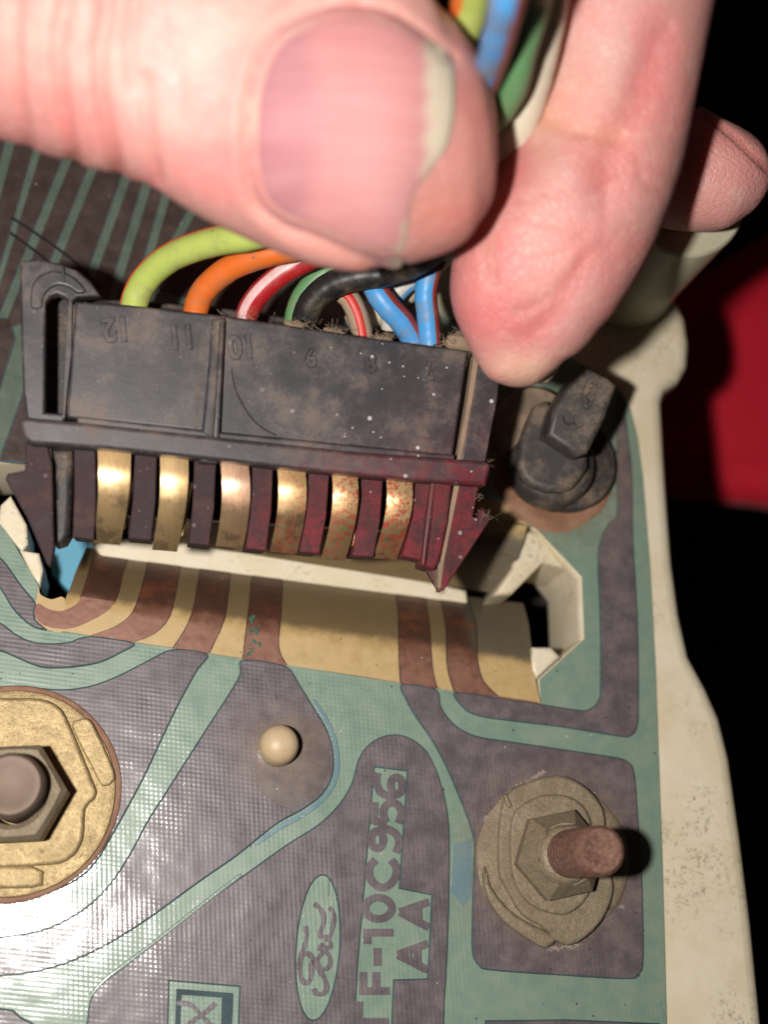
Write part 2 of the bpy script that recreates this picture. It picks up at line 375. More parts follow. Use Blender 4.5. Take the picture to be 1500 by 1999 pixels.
# window of bare film behind the part number, the oval badge and the boxed symbol
numwin = [(732, 1498), (795, 1506), (779, 1735), (843, 1748), (835, 1910), (768, 1912), (762, 2060), (690, 2060), (700, 1880), (712, 1740)]
oval = [(620 + 41.5 * math.cos(a) - 9 * math.sin(a) * 1.0, 1850 - 141 * math.sin(a)) for a in [2 * math.pi * k / 40 for k in range(40)]]
oval = [(621 + 41.5 * math.cos(a) + 9 * math.sin(a), 1850 - 141 * math.sin(a)) for a in [2 * math.pi * k / 40 for k in range(40)]]
box = [(331, 1916), (467, 1927), (462, 2075), (326, 2068)]
def denser(pts, n=5): return [(a[0] + (b[0]-a[0])*k/n, a[1] + (b[1]-a[1])*k/n) for a, b in zip(pts, pts[1:] + pts[:1]) for k in range(n)]
o6 = [tuple(v) for v in catmull(fld6, True, 4)]
flat('copper_track', [o6, numwin, oval, box], BOARD, PURPLE, fc, .016, .034, .013, 0, edge=EDGE, res=2)
LET = PURPLE
ZC = [0]
def stroke(strokes, wpx, name='script_stroke', var=1):
    if not isinstance(strokes[0], list): strokes = [strokes]
    vs = []; fs = []
    for pts in strokes:
        closed = pts[0] == pts[-1]; ZC[0] = (ZC[0] + 1) % 7; z = .0165 + ZC[0] * .00035
        sharp = name == 'printed_letter' and len(pts) <= 3
        ps = [Vector(p) for p in pts] if sharp else (catmull([Vector(p) for p in (pts[:-1] if closed else pts)], closed, 6))
        if closed: ps = ps + [ps[0]]
        b0 = len(vs)
        for i, p in enumerate(ps):
            t = (ps[min(i+1, len(ps)-1)] - ps[max(i-1, 0)])
            if closed and i in (0, len(ps)-1): t = ps[1] - ps[-2]
            t = t.normalized() if t.length > 0 else Vector((1, 0)); nn = Vector((-t.y, t.x))
            ww = wpx * ((.75 + .35 * abs(math.sin(i * .22 + 1))) if var else 1) * (.6 if var and i in (0, len(ps)-1) else 1)
            l, q = p + nn * ww / 2, p - nn * ww / 2
            vs += [P(l.x, l.y, z), P(q.x, q.y, z), P(l.x, l.y, .002), P(q.x, q.y, .002)]
        for i in range(len(ps) - 1):
            c = b0 + 4*i; d = c + 4; fs += [(c, c+1, d+1, d), (c, d, d+2, c+2), (c+1, c+3, d+3, d+1)]
        fs += [(b0, b0+2, b0+3, b0+1), (len(vs)-4, len(vs)-3, len(vs)-1, len(vs)-2)]
    return mesh(name, vs, fs, LET, fc)
def z2(l): return [(500 + x / 3, 1400 + y / 3) for x, y in l]
def el(x, y, rx, ry): 
    q = [(x + rx * math.cos(k * math.pi / 6), y + ry * math.sin(k * math.pi / 6)) for k in range(12)]; return q + [q[0]]
for gl_ in ([[(712, 325), (703, 375), (722, 430), (770, 462), (815, 455)], el(822, 402, 34, 50)],
            [[(692, 498), (692, 628)], [(690, 612), (764, 612)], [(760, 618), (744, 560), (762, 515), (806, 502), (842, 530), (850, 575), (832, 622)]],
            [el(708, 718, 36, 50), [(712, 660), (765, 655), (818, 685), (838, 735), (818, 795)]],
            [[(700, 836), (664, 880), (668, 945), (715, 992), (765, 992), (812, 945), (820, 880), (790, 836)]],
            [el(716, 1120, 78, 62)], [[(628, 1262), (803, 1262)], [(650, 1262), (652, 1330)]], [[(711, 1352), (711, 1458)]],
            [[(602, 1604), (782, 1604)], [(626, 1492), (626, 1604)], [(703, 1492), (703, 1604)]], [[(603, 1664), (597, 1900)], [(597, 1784), (776, 1784)]],
            [[(842, 1142), (1012, 1082)], [(842, 1142), (1012, 1232)], [(950, 1110), (950, 1190)], [(900, 1130), (900, 1165)]], [[(828, 1392), (1006, 1326)], [(828, 1392), (1006, 1482)], [(945, 1350), (945, 1440)], [(890, 1375), (890, 1415)]]):
    stroke([z2(g_) for g_ in gl_], 15.5, 'printed_letter', 0)
stroke(z2([(336, 1588), (350, 1618), (385, 1622), (410, 1595), (405, 1545), (375, 1490), (345, 1445), (325, 1405), (300, 1385), (268, 1398), (252, 1440), (258, 1510), (280, 1555), (310, 1545), (322, 1500), (322, 1455), (332, 1425)]), 10)
stroke(z2([(288, 1222), (293, 1275), (284, 1330), (266, 1385), (256, 1430)]), 9)
stroke(z2([(348, 1408), (372, 1465), (405, 1478), (432, 1450), (428, 1400), (400, 1372), (375, 1395), (360, 1420)]), 9)
stroke(z2([(365, 1370), (385, 1330), (408, 1350), (435, 1345), (430, 1310), (395, 1300)]), 8)
stroke(z2([(380, 1300), (375, 1260), (395, 1200), (390, 1150), (370, 1120), (338, 1092)]), 10)
stroke(z2([(395, 1285), (430, 1285), (445, 1240), (455, 1180), (450, 1140), (425, 1115)]), 9)
# boxed symbol
flat('symbol_frame', [[(344, 1930), (455, 1939), (450, 2060), (340, 2054)], [(354, 1942), (433, 1948), (430, 2050), (350, 2045)]], BOARD, EDGE, fc, .0165, .016, .002)
stroke([(345, 1958), (372, 1962), (395, 1985), (420, 2010)], 9); stroke([(420, 1958), (405, 1972), (380, 1990), (350, 2015)], 10)

# right-hand tracks
fld7 = [(784, 1335), (852, 1345), (862, 1378), (880, 1405), (905, 1425), (940, 1438), (1000, 1447), (1067, 1457), (1200, 1477), (1228, 1487), (1241, 1510), (1248, 1600), (1255, 1700), (1258, 1800), (1258, 1880), (1250, 1902), (1228, 1912), (1100, 1905), (960, 1895), (935, 1885), (923, 1860), (922, 1800), (925, 1700), (925, 1640), (912, 1595), (890, 1540), (868, 1490), (840, 1440), (812, 1400), (795, 1370)]
trace(fld7, 4)
fld8 = [(889, 1350.5), (976, 1362), (1060, 1374), (1130, 1385), (1152, 1383), (1168, 1368), (1173, 1340), (1172, 1200), (1168, 1100), (1172, 1058), (1188, 1022), (1206, 1000), (1203, 920), (1206, 820), (1206, 770), (1218, 775), (1228, 850), (1236, 930), (1238, 1050), (1244, 1150), (1248, 1250), (1249, 1380), (1246, 1420), (1235, 1436), (1212, 1438), (1100, 1420), (1000, 1408), (935, 1398), (905, 1382)]
trace(fld8, 4)
# blue film patch and a sliver under the bottom right
trace([(886, 1648), (921, 1640), (922, 1745), (905, 1770), (880, 1740)], 0, .005, BLUEF, 'blue_film_patch', .002)
trace([(948, 1992), (1110, 1990), (1290, 1998), (1300, 2300), (940, 2300)], 0)
trace([(-200, 1975), (0, 1968), (40, 1985), (80, 2010), (110, 2060), (120, 2300), (-200, 2300)], 3)
# copper ring and bare patch below the bulb holder
HC = P(1095, 905, 0)
lathe('copper_ring', P(1083, 918, 0), [(.40, .012), (.45, .022), (.575, .022), (.59, .012)], black_mat('dusty_ring', (.24, .12, .065), .9, rough=.6), fc, 64, wob=.03)
trace([(905, 990), (960, 975), (1060, 1010), (1050, 1026), (1030, 1024), (960, 1010)], 3, .010, AMBER, 'bare_film', .002)

# upper left: darker copper with thin green gaps
def gapx(top, bot, w=9.5): return (top, bot, w)
gaps = [((18, 270), (-70, 560)), ((80, 262), (-30, 620)), ((150, 262), (35, 545)), ((192, 300), (92, 545)), ((262, 300), (155, 600)), ((302, 310), (212, 600)), ((345, 310), (262, 600)), ((420, 330), (325, 500), )]
def poly_between(a, b, w1, w2):
    (x1, y1), (x2, y2) = a; (x3, y3), (x4, y4) = b
    f = 1.35; g = .35
    A = (x1 + w1 + (x1-x2)*g, y1 + (y1-y2)*g); B = (x3 - w2 + (x3-x4)*g, y3 + (y3-y4)*g)
    Cc = (x4 - w2 - (x3-x4)*g, y4 - (y3-y4)*g); D = (x2 + w1 - (x1-x2)*g, y2 - (y1-y2)*g)
    return [A, B, Cc, D]
gl = [((-60, 240), (-160, 560))] + gaps + [((640, 330), (560, 560))]
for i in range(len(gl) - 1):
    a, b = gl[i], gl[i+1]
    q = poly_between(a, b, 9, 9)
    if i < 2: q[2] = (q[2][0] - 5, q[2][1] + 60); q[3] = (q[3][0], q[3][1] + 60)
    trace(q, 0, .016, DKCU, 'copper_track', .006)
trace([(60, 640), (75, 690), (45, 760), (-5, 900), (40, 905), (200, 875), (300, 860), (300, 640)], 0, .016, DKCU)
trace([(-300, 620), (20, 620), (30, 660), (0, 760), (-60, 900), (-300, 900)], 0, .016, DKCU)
flat('dark_film', [[(-300, 200), (700, 200), (620, 640), (300, 700), (290, 884), (-60, 896), (-300, 890)]], BOARD, film_mat('dark_film', (.085, .13, .10), (.12, .175, .14), .2, .6, .5), fc, .0045, .006, .001)  # darker green sheet showing in the gaps between the upper-left tracks
for q in ([(508, 1296), (520, 1325), (531, 1352), (541, 1388)], [(640, 1700), (642, 1725), (641, 1750)], [(444, 1515), (440, 1545), (437, 1580)]):
    tube('scratch', [P(x, y, .017) for x, y in q], .0022, simple('scratch_pale', (.28, .24, .24), .5), fc, 5, 4)
# two scratches gouged across them
for q in ([(22, 425), (90, 470), (150, 515), (195, 560)], [(20, 455), (80, 500), (120, 540)]):
    tube('scratch', [P(x, y, .02) for x, y in q], .012, simple('scratch_black', (.006, .006, .006), .6), fc, 6, 5)

# ---- the tongue that bends into the slot
def yT(x): return 1069 + (x - 168) * .128
def zt(x, y, lift=0.0):
    b = L0(x); v = (b - y) / (b - yT(x))
    t = max(0, v - .30) / .70
    return .004 - .62 * t ** 1.9 + lift
def TP(x, y, lift=0.0): return P(x, y, zt(x, y, lift))
def interp(line, y):
    if y <= line[0][1]: return line[0][0]
    for (x1, y1), (x2, y2) in zip(line, line[1:]):
        if y <= y2: return x1 + (x2 - x1) * (y - y1) / (y2 - y1) if y2 > y1 else x2
    return line[-1][0]
def strip(name, Lc, Rc, mat, lift, cols=3, rows=26, rag=0, sm=True):
    if sm:
        Lc = [tuple(v) for v in catmull(Lc, False, 6)]; Rc = [tuple(v) for v in catmull(Rc, False, 6)]
    vs = []; fs = []
    for i in range(rows + 1):
        t = i / rows
        yl = Lc[0][1] + (Lc[-1][1] - Lc[0][1]) * t; yr = Rc[0][1] + (Rc[-1][1] - Rc[0][1]) * t
        xl = interp(Lc, yl) + random.uniform(-rag, rag); xr = interp(Rc, yr) + random.uniform(-rag, rag)
        for k in range(cols + 1):
            u = k / cols; vs.append(TP(xl + (xr - xl) * u, yl + (yr - yl) * u, lift))
    m = cols + 1; nv = len(vs)
    for i in range(rows):
        for k in range(cols): fs.append((i*m+k, i*m+k+1, (i+1)*m+k+1, (i+1)*m+k))
    vs += [v + Vector((0, 0, -.011)) for v in vs]; fs += [tuple(nv + q for q in f[::-1]) for f in fs]
    ring = [k for k in range(m)] + [i*m + cols for i in range(1, rows+1)] + [rows*m + k for k in range(cols-1, -1, -1)] + [i*m for i in range(rows-1, 0, -1)]
    for a, b in zip(ring, ring[1:] + ring[:1]): fs.append((a, b, b + nv, a + nv))
    return mesh(name, vs, fs, mat, fc, ang=30)
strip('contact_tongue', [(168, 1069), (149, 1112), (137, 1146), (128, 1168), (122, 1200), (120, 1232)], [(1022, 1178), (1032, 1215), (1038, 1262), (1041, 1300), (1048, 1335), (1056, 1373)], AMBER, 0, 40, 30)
flat('bare_film', [catmull([(126, 1231), (126, 1168), (100, 1170), (78, 1160), (76, 1145), (70, 1172), (67, 1195), (72, 1215), (90, 1228)], True, 3)], BOARD, AMBER, fc, .0045, .01, .001)
ST = [([(186, 1071), (176, 1110), (166, 1145), (158, 1166)], [(251, 1081), (238, 1120), (232, 1150), (222, 1176)]),
      ([(293, 1086), (282, 1130), (273, 1163), (256, 1200), (222, 1225), (178, 1240)], [(353, 1094), (346, 1135), (338, 1175), (326, 1210), (300, 1237), (262, 1253)]),
      ([(394, 1099), (386, 1145), (380, 1180), (370, 1212), (354, 1242), (338, 1265)], [(450, 1107), (443, 1170), (438, 1205), (425, 1238), (407, 1275)]),
      ([(494, 1113), (489, 1170), (482, 1225), (475, 1286)], [(551, 1120), (548, 1190), (543, 1263), (559, 1299)]),
      ([(773, 1150), (779, 1200), (781, 1290), (784, 1334)], [(828, 1156), (838, 1225), (843, 1300), (853, 1344)]),
      ([(860, 1160), (872, 1225), (875, 1300), (889, 1350)], [(914, 1167), (929, 1225), (932, 1290), (944, 1330), (975, 1361)])]
BROWNEDGE = simple('stripe_edge', (.05, .028, .018), .6)
for Lc, Rc in ST:
    strip('stripe_edge', [(x - 2.4, y) for x, y in Lc], [(x + 2.4, y) for x, y in Rc], BROWNEDGE, .003, 2, 30, .4)
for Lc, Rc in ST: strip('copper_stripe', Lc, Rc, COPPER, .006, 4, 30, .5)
hk = catmull([(158, 1164), (148, 1180), (118, 1193), (92, 1188), (76, 1178), (68, 1184), (67, 1200), (78, 1216), (105, 1226), (140, 1226), (180, 1210), (210, 1192), (223, 1174)], False, 4)
vs_ = [TP(x, y, .0062) for x, y in hk]; cen = [TP(x, y, .0062) for x, y in [(190, 1172)]]
flat('copper_stripe', [[(x, y) for x, y in hk]], BOARD, COPPER, fc, .0102, .006, .001)
trace([(973, 1360), (1000, 1363), (1050, 1371), (1052, 1377), (1030, 1381), (990, 1375)], 3, .011, COPPER, 'copper_stripe', .001)
# verdigris on the fourth stripe
vg = []; vf = []
for (x, y, r) in [(492, 1210, 6), (498, 1224, 7), (489, 1232, 5), (496, 1252, 6), (488, 1265, 8), (507, 1259, 3), (487, 1276, 4), (493, 1205, 4), (500, 1232, 5)]:
    for _ in range(7):
        cx, cy = x + random.gauss(0, r * .5), y + random.gauss(0, r * .5); rr = random.uniform(1.2, 3.2); b0 = len(vg)
        vg.append(TP(cx, cy, .016)); m_ = 7
        for k in range(m_):
            a = 2 * math.pi * k / m_; q = rr * random.uniform(.6, 1.3); vg.append(TP(cx + q * math.cos(a), cy + q * math.sin(a), .0065))
        vf += [(b0, b0+1+k, b0+1+(k+1) % m_) for k in range(m_)]
vo = mesh('verdigris', vg, vf, simple('verdigris', (.05, .19, .14), .8), fc); vo['kind'] = 'stuff'
# opposite tongue, mostly behind the plug
def far_tongue():
    vs = []; fs = []; cols, rows = 20, 12
    for i in range(rows + 1):
        v = i / rows
        for k in range(cols + 1):
            u = k / cols
            x0, y0 = 250 + 780 * u, 905 + 122 * u; x1, y1 = 250 + 745 * u, 1044 + 118 * u
            vs.append(P(x0 + (x1-x0)*v, y0 + (y1-y0)*v, .004 - .44 * v ** 1.7))
    for i in range(rows):
        for k in range(cols): a = i*(cols+1)+k; fs.append((a, a+1, a+cols+2, a+cols+1))
    nv = len(vs); vs += [p + Vector((0, 0, -.011)) for p in vs]; fs += [tuple(nv + q for q in f[::-1]) for f in fs]
    return mesh('far_tongue', vs, fs, AMBER, fc)
far_tongue()
ridge = [P(x, y, .012) for x, y in [(176, 1944), (205, 1912), (250, 1878), (322, 1823), (402, 1760), (470, 1708)]]
n = N('glint_ridge'); n.p(Base_Color=(.30, .38, .33), Roughness=.25, Coat_Weight=1, Coat_Roughness=.1, Normal=n.bump(n.noise(22, 3), .7, .012))
tube('glint_ridge', ridge, .017, n.m, fc, 10, 8)  # pale ridge added along the track edge to catch a glint of the flash
# lifted edge of clear film around the peg
trace([(500, 1500), (508, 1540), (535, 1565), (560, 1578), (588, 1572), (620, 1545), (642, 1500), (642, 1450), (628, 1412), (590, 1400), (540, 1405), (505, 1450)], 4, .0195, film_mat('clear_patch', (.11, .085, .085), (.15, .115, .11), .05, .6), 'clear_patch', .002)

# ============================================================ nuts on threaded posts
def brass_mat(name, c1, c2, dust, metal=.85, rough=.38):
    n = N(name); v = n.noise(4, 5, .7); f = n.noise(40, 4, .8)
    col = n.mix(n.ramp(v, .3, .7), c1, c2)
    col = n.mix(n.math('MULTIPLY', n.ramp(f, .35, .7), dust), col, (.20, .15, .085))
    col = n.mix(n.math('MULTIPLY', n.ramp(n.noise(7, 4, .7), .58, .7), .5), col, (.11, .075, .04))
    b = n.bump(f, .6, .010); b = n.bump(v, .5, .04, b); b = n.bump(n.noise(14, 3, .6), .4, .02, b)
    n.p(Base_Color=col, Metallic=metal, Roughness=n.ramp(v, .3, .7, rough, rough + .2), Normal=b); return n.m
BR1 = brass_mat('zinc_brass', (.62, .47, .24), (.50, .38, .20), .4, .55, .42)
BR2 = brass_mat('dusty_brass', (.35, .285, .20), (.26, .21, .14), .8, .2, .5)
n = N('rusty_post'); v = n.noise(9, 5, .75); n.p(Base_Color=n.mix(n.ramp(n.noise(30, 4, .8), .4, .7), n.mix(n.ramp(v, .3, .7), (.13, .05, .035), (.24, .11, .08)), (.30, .20, .14)), Roughness=.65, Metallic=.2, Normal=n.bump(n.noise(28, 4, .7), .6, .012, n.bump(v, .7, .03))); RUST = n.m
n = N('dull_post'); v = n.noise(6, 4); n.p(Base_Color=n.mix(v, (.15, .10, .075), (.22, .16, .12)), Roughness=.6, Metallic=.3, Normal=n.bump(v, .3, .01)); DULL = n.m

def hexnut(parent, c, r, z0, z1, mat, rot, rin, cham=.06):
    vs = []; fs = []
    rings = [(r * 1.0, z0), (r, z1 - cham), (r - cham * .8, z1), (rin + .05, z1 - .0), (rin + .01, z1 - .04), (rin, z1 - .3)]
    for k in range(48):
        a = 2 * math.pi * k / 48; ah = ((a) % (math.pi / 3)) - math.pi / 6
        hexf = math.cos(math.pi / 6) / math.cos(ah)
        for i, (rr, z) in enumerate(rings):
            f = hexf if i < 2 else (1 + (hexf - 1) * .8 if i == 2 else 1)
            vs.append(c + Vector((rr * f * math.cos(a + rot), rr * f * math.sin(a + rot), z)))
    m = len(rings)
    for k in range(48):
        k2 = (k + 1) % 48
        for i in range(m - 1): fs.append((k*m+i, k2*m+i, k2*m+i+1, k*m+i+1))
    return mesh('hex_collar', vs, fs, mat, parent, ang=25)
def post(parent, c, r, h, mat, z0=.0, pitch=.07):
    prof = []; z = z0; 
    while z < h - .08:
        prof += [(r, z), (r - .002, z + pitch * .3), (r - .018, z + pitch * .5), (r - .002, z + pitch * .7)]; z += pitch
    prof += [(r - .004, h - .05), (r - .03, h), (r - .055, h + .003), (r - .09, h - .012), (0, h - .016)]
    return lathe('threaded_post', c, prof, mat, parent, 40, wob=.004)

# left, bright nut
lc = P(22, 1547, 0)
ln = thing('flanged_nut', 'bright brassy hex nut with stepped flange at the left edge of the film', 'nut', lc)
lathe('copper_washer', lc, [(.2, .012), (.85, .034), (.865, .03), (.875, .012)], black_mat('worn_ring', (.20, .10, .06), .9, rough=.6), ln, 80, wob=.006, ph=1)
lathe('flange', lc, [(.3, .03), (.3, .07), (.79, .07), (.82, .062), (.832, .03)], BR1, ln, 80, wob=.008, ph=2)
flat('flange', [catmull([(-190, 1545), (-150, 1385), (-70, 1358), (0, 1362), (75, 1363), (112, 1378), (128, 1400), (150, 1450), (170, 1500), (186, 1540), (184, 1558), (165, 1580), (160, 1640), (130, 1680), (70, 1690), (-60, 1690), (-150, 1640)], True, 3)], BOARD, BR1, ln, .135, .08, .03, 0, res=3)
flat('locking_tab', [[(140, 1420), (150, 1405), (168, 1402), (182, 1415), (212, 1480), (224, 1520), (200, 1535), (180, 1500)]], BOARD, BR1, ln, .105, .04, .018, 2, res=2)
flat('locking_tab', [[(-80, 1690), (60, 1690), (84, 1700), (82, 1728), (60, 1734), (-80, 1736)]], BOARD, BR1, ln, .12, .09, .03, 0, res=2)
hz = P(20, 1547, .75)
hexnut(ln, Vector((P(22, 1547, .62).x, P(22, 1547, .62).y, 0)), .415, .13, .62, BR2, math.radians(2), .23)
post(ln, Vector((P(20, 1532, .95).x, P(20, 1532, .95).y, 0)), .245, .95, DULL)

# right, dusty nut
rc = P(1078, 1675, 0)
rn = thing('flanged_nut', 'dull dust-covered nut with a long rusty post near the lower right corner', 'nut', rc)
lathe('flange', rc, [(.3, .01), (.3, .085), (.59, .06), (.64, .05), (.665, .035), (.67, .012)], BR2, rn, 80, wob=.015, ph=1.2)
flat('flange', [catmull([(985, 1560), (1010, 1535), (1060, 1517), (1105, 1515), (1150, 1540), (1180, 1580), (1185, 1625), (1190, 1680), (1200, 1740), (1175, 1800), (1130, 1840), (1095, 1842), (1060, 1810), (1020, 1785), (990, 1735), (975, 1700), (975, 1620)], True, 3)], BOARD, BR2, rn, .125, .07, .03, 0, res=3)
flat('flange', [catmull([(1000, 1600), (1030, 1565), (1075, 1550), (1125, 1560), (1155, 1600), (1165, 1690), (1150, 1750), (1110, 1785), (1065, 1780), (1025, 1755), (1000, 1700)], True, 3)], BOARD, BR2, rn, .17, .06, .03, 0, res=3)
flat('locking_tab', [[(948, 1690), (960, 1730), (990, 1770), (1030, 1800), (1085, 1825), (1088, 1836), (1070, 1850), (1052, 1846), (1000, 1812), (965, 1775), (946, 1730)]], BOARD, BR2, rn, .11, .09, .03, 2, res=2)
flat('locking_tab', [[(985, 1552), (990, 1550), (1000, 1572), (996, 1578), (990, 1572)]], BOARD, BR2, rn, .155, .06, .01)
rx = Vector((rc.x, rc.y, 0)) + Vector((.0, .02, 0))
prof = [(.47, .10), (.43, .16), (.385, .2)]
hexnut(rn, rx, .39, .14, .46, BR2, math.radians(10), .2, .17)
lathe('dust_collar', rx, [(.26, .40), (.24, .47), (.215, .50), (.19, .51)], BR2, rn, 40, wob=.03)
post(rn, rx, .195, 1.34, RUST, .3, .085)
# crumbled white residue round the flange
rs = []; rf = []
for (x, y) in catmull([Vector(p) for p in [(948, 1600), (965, 1585), (985, 1560), (1000, 1545), (1040, 1520), (1060, 1508)]], False, 10) + catmull([Vector(p) for p in [(1185, 1590), (1192, 1612), (1200, 1620)]], False, 8) + catmull([Vector(p) for p in [(1075, 1852), (1100, 1850), (1130, 1845)]], False, 8) + [Vector((1215, 1770))] * 3:
    for _ in range(7):
        cx, cy = x + random.gauss(0, 2.5), y + random.gauss(0, 2.5); rr = random.uniform(.6, 2.0) / 210; c0 = P(cx, cy, .02 + random.uniform(0, .02)); b0 = len(rs)
        for sx, sy, sz in ((1, 0, 0), (-1, 0, 0), (0, 1, 0), (0, -1, 0), (0, 0, 1), (0, 0, -1)): rs.append(c0 + Vector((sx, sy, sz)) * rr * random.uniform(.6, 1.3))
        rf += [(b0+i, b0+j, b0+k) for i in (0, 1) for j in (2, 3) for k in (4, 5)]
ro = mesh('white_residue', rs, rf, simple('residue', (.5, .42, .36), .9), rn, False); ro['kind'] = 'stuff'

# ============================================================ bulb holder
BLK = black_mat('dusty_black_plastic', (.040, .036, .034), .6, rough=.45)
bh = thing('bulb_holder', 'black plastic bulb holder with a raised grip standing on the film beside the rim', 'bulb holder', HC)
hb = HC + Vector((.02, -.02, 0))
lathe('base_disc', hb, [(.40, .012), (.47, .03), (.475, .12), (.455, .15), (.40, .16), (.3, .2)], BLK, bh, 64)
bx = P(1080, 905, .3)
lathe('base_disc', Vector((bx.x, bx.y, 0)), [(.40, .14), (.385, .33), (.36, .37), (.3, .39), (0, .40)], BLK, bh, 64)
gp = Plane(P(1130, 800, .98), (-.12, -.25, 1), Vector((1, 0, 0)))
grip = flat('grip', [[(1146, 716), (1190, 738), (1206, 752), (1182, 820), (1148, 886), (1130, 892), (1068, 850), (1080, 800), (1115, 745)]], gp, BLK, bh, 0, .62, .05, 0, res=3)
flat('grip_collar', [[(1030, 820), (1068, 780), (1150, 880), (1135, 935), (1100, 960), (1040, 950), (1010, 905)]], Plane(P(1090, 880, .52), (-.1, -.1, 1)), BLK, bh, 0, .3, .06, 2, res=3)
flat('side_lug', [[(1052, 955), (1075, 968), (1062, 985), (1046, 983), (1056, 972)]], BOARD, BLK, bh, .12, .08, .01)
# embossed oval and figure 3 on the grip
ov = [(1151 + 15 * math.cos(a) + 7 * math.sin(a), 767 - 33 * math.sin(a)) for a in [2*math.pi*k/36 for k in range(36)]]
ov2 = [(1151 + 11.5 * math.cos(a) + 6 * math.sin(a), 767 - 29 * math.sin(a)) for a in [2*math.pi*k/36 for k in range(36)]]
flat('embossed_oval', [ov, ov2], gp, BLK, grip, .014, .02, .005)
def gstroke(pts, wpx):
    ps = [gp.hit(x, y, .008) for x, y in pts]; return tube('embossed_script', ps, .009, BLK, grip, 6, 5)[0]
gstroke([(1146, 790), (1150, 782), (1144, 775), (1150, 770), (1156, 778)], 2)
gstroke([(1150, 768), (1155, 762), (1160, 768), (1154, 772)], 2); gstroke([(1150, 758), (1158, 756), (1156, 750)], 2); gstroke([(1154, 750), (1160, 744), (1164, 750), (1158, 756), (1166, 740)], 2)
gstroke([(1100, 812), (1101, 822), (1108, 828), (1117, 826), (1119, 820), (1122, 829), (1129, 835), (1137, 831), (1138, 825)], 2)
# pale backing boss seen beside the holder
lathe('bulb_seat', Vector((P(1040, 830, .2).x, P(1040, 830, .2).y, 0)), [(.36, .02), (.35, .28), (.31, .34), (0, .35)], black_mat('dusty_seat', (.17, .13, .09), 1.0, rough=.7), bh, 40)

# ============================================================ the plug
CONN = Plane(P(500, 850, 1.5), (.0, -.2, 1))
RP1 = CONN.hit(940, 1000); RP2 = CONN.hit(800, 1080); RP3 = CONN.hit(600, 1090); RP4 = CONN.hit(880, 760)
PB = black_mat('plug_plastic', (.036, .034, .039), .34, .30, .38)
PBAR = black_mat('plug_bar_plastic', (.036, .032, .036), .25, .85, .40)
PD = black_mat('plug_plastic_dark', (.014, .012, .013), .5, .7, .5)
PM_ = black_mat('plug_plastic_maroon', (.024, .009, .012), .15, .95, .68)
cn = thing('plug_connector', 'black plastic plug with six brass contacts, backward numbers and red overspray, held over the slot', 'plug', CONN.hit(500, 900, -.6))
fl_ = lambda name, pts, top=0, thick=.1, bevel=.02, sm=0, mat=PB, jit=0: flat(name, [pts], CONN, mat, cn, top, thick, bevel, sm, res=3, jitter=jit)
pbody = fl_('plug_body', [(147, 588), (240, 594), (420, 614), (600, 640), (760, 664), (914, 684), (908, 730), (884, 893), (700, 872), (420, 845), (131, 814), (138, 700)], 0, .16, .022)
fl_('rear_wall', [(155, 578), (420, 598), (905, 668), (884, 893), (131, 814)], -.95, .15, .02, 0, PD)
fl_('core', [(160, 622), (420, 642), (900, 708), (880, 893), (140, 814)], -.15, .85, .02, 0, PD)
for x in (205, 318, 432, 548, 655, 752, 850):   # walls between the wire bays
    y = 588 + (x - 147) * .126
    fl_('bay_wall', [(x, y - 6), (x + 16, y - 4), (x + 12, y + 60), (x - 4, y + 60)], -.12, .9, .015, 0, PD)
fl_('centre_rib', [(413, 622), (438, 618), (441, 626), (431, 760), (424, 904), (388, 903), (398, 800), (408, 700)], .06, .16, .03)
fl_('centre_rib', [(429, 628), (439, 628), (427, 898), (413, 898)], .085, .05, .02)
fl_('flange_bar', [(34, 822), (50, 814), (160, 824), (430, 853), (700, 882), (850, 893), (950, 900), (960, 908), (950, 948), (800, 937), (600, 918), (420, 898), (200, 875), (60, 866), (45, 855)], .13, .30, .035, 0, PBAR)
fl_('flange_step', [(150, 812), (420, 842), (700, 870), (890, 888), (888, 900), (700, 886), (420, 858), (150, 828)], .06, .1, .02)
# left arm with its slot and rounded cheek
arm = [(38, 508), (75, 506), (118, 514), (150, 527), (176, 549), (196, 577), (150, 580), (139, 590), (133, 700), (128, 815), (118, 830), (52, 818), (44, 760), (40, 640)]
armslot = [(88, 590), (96, 578), (111, 573), (126, 579), (135, 593), (133, 690), (120, 808), (87, 805)]
flat('left_arm', [arm, armslot], CONN, PB, cn, -.05, .14, .02, 0, res=3)
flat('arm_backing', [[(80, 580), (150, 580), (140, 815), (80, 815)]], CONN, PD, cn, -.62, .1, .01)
fl_('arm_cheek', [(58, 580), (62, 556), (76, 537), (98, 528), (126, 531), (150, 545), (168, 568), (150, 572), (136, 562), (115, 556), (98, 562), (85, 578), (80, 600), (60, 600)], -.02, .09, .02, 2)
fl_('arm_cheek', [(120, 520), (124, 520), (126, 552), (121, 552)], -.005, .04, .006)
fl_('latch_barb', [(48, 864), (92, 872), (101, 905), (103, 990), (105, 1070), (98, 1108), (90, 1100), (52, 1010), (10, 936), (14, 925), (48, 918)], -.06, .16, .012, 0, PM_)
fl_('guide_prong', [(98, 874), (142, 878), (141, 980), (136, 1045), (126, 1062), (108, 1068), (101, 1050), (103, 960)], -.22, .4, .05, 0, PD)
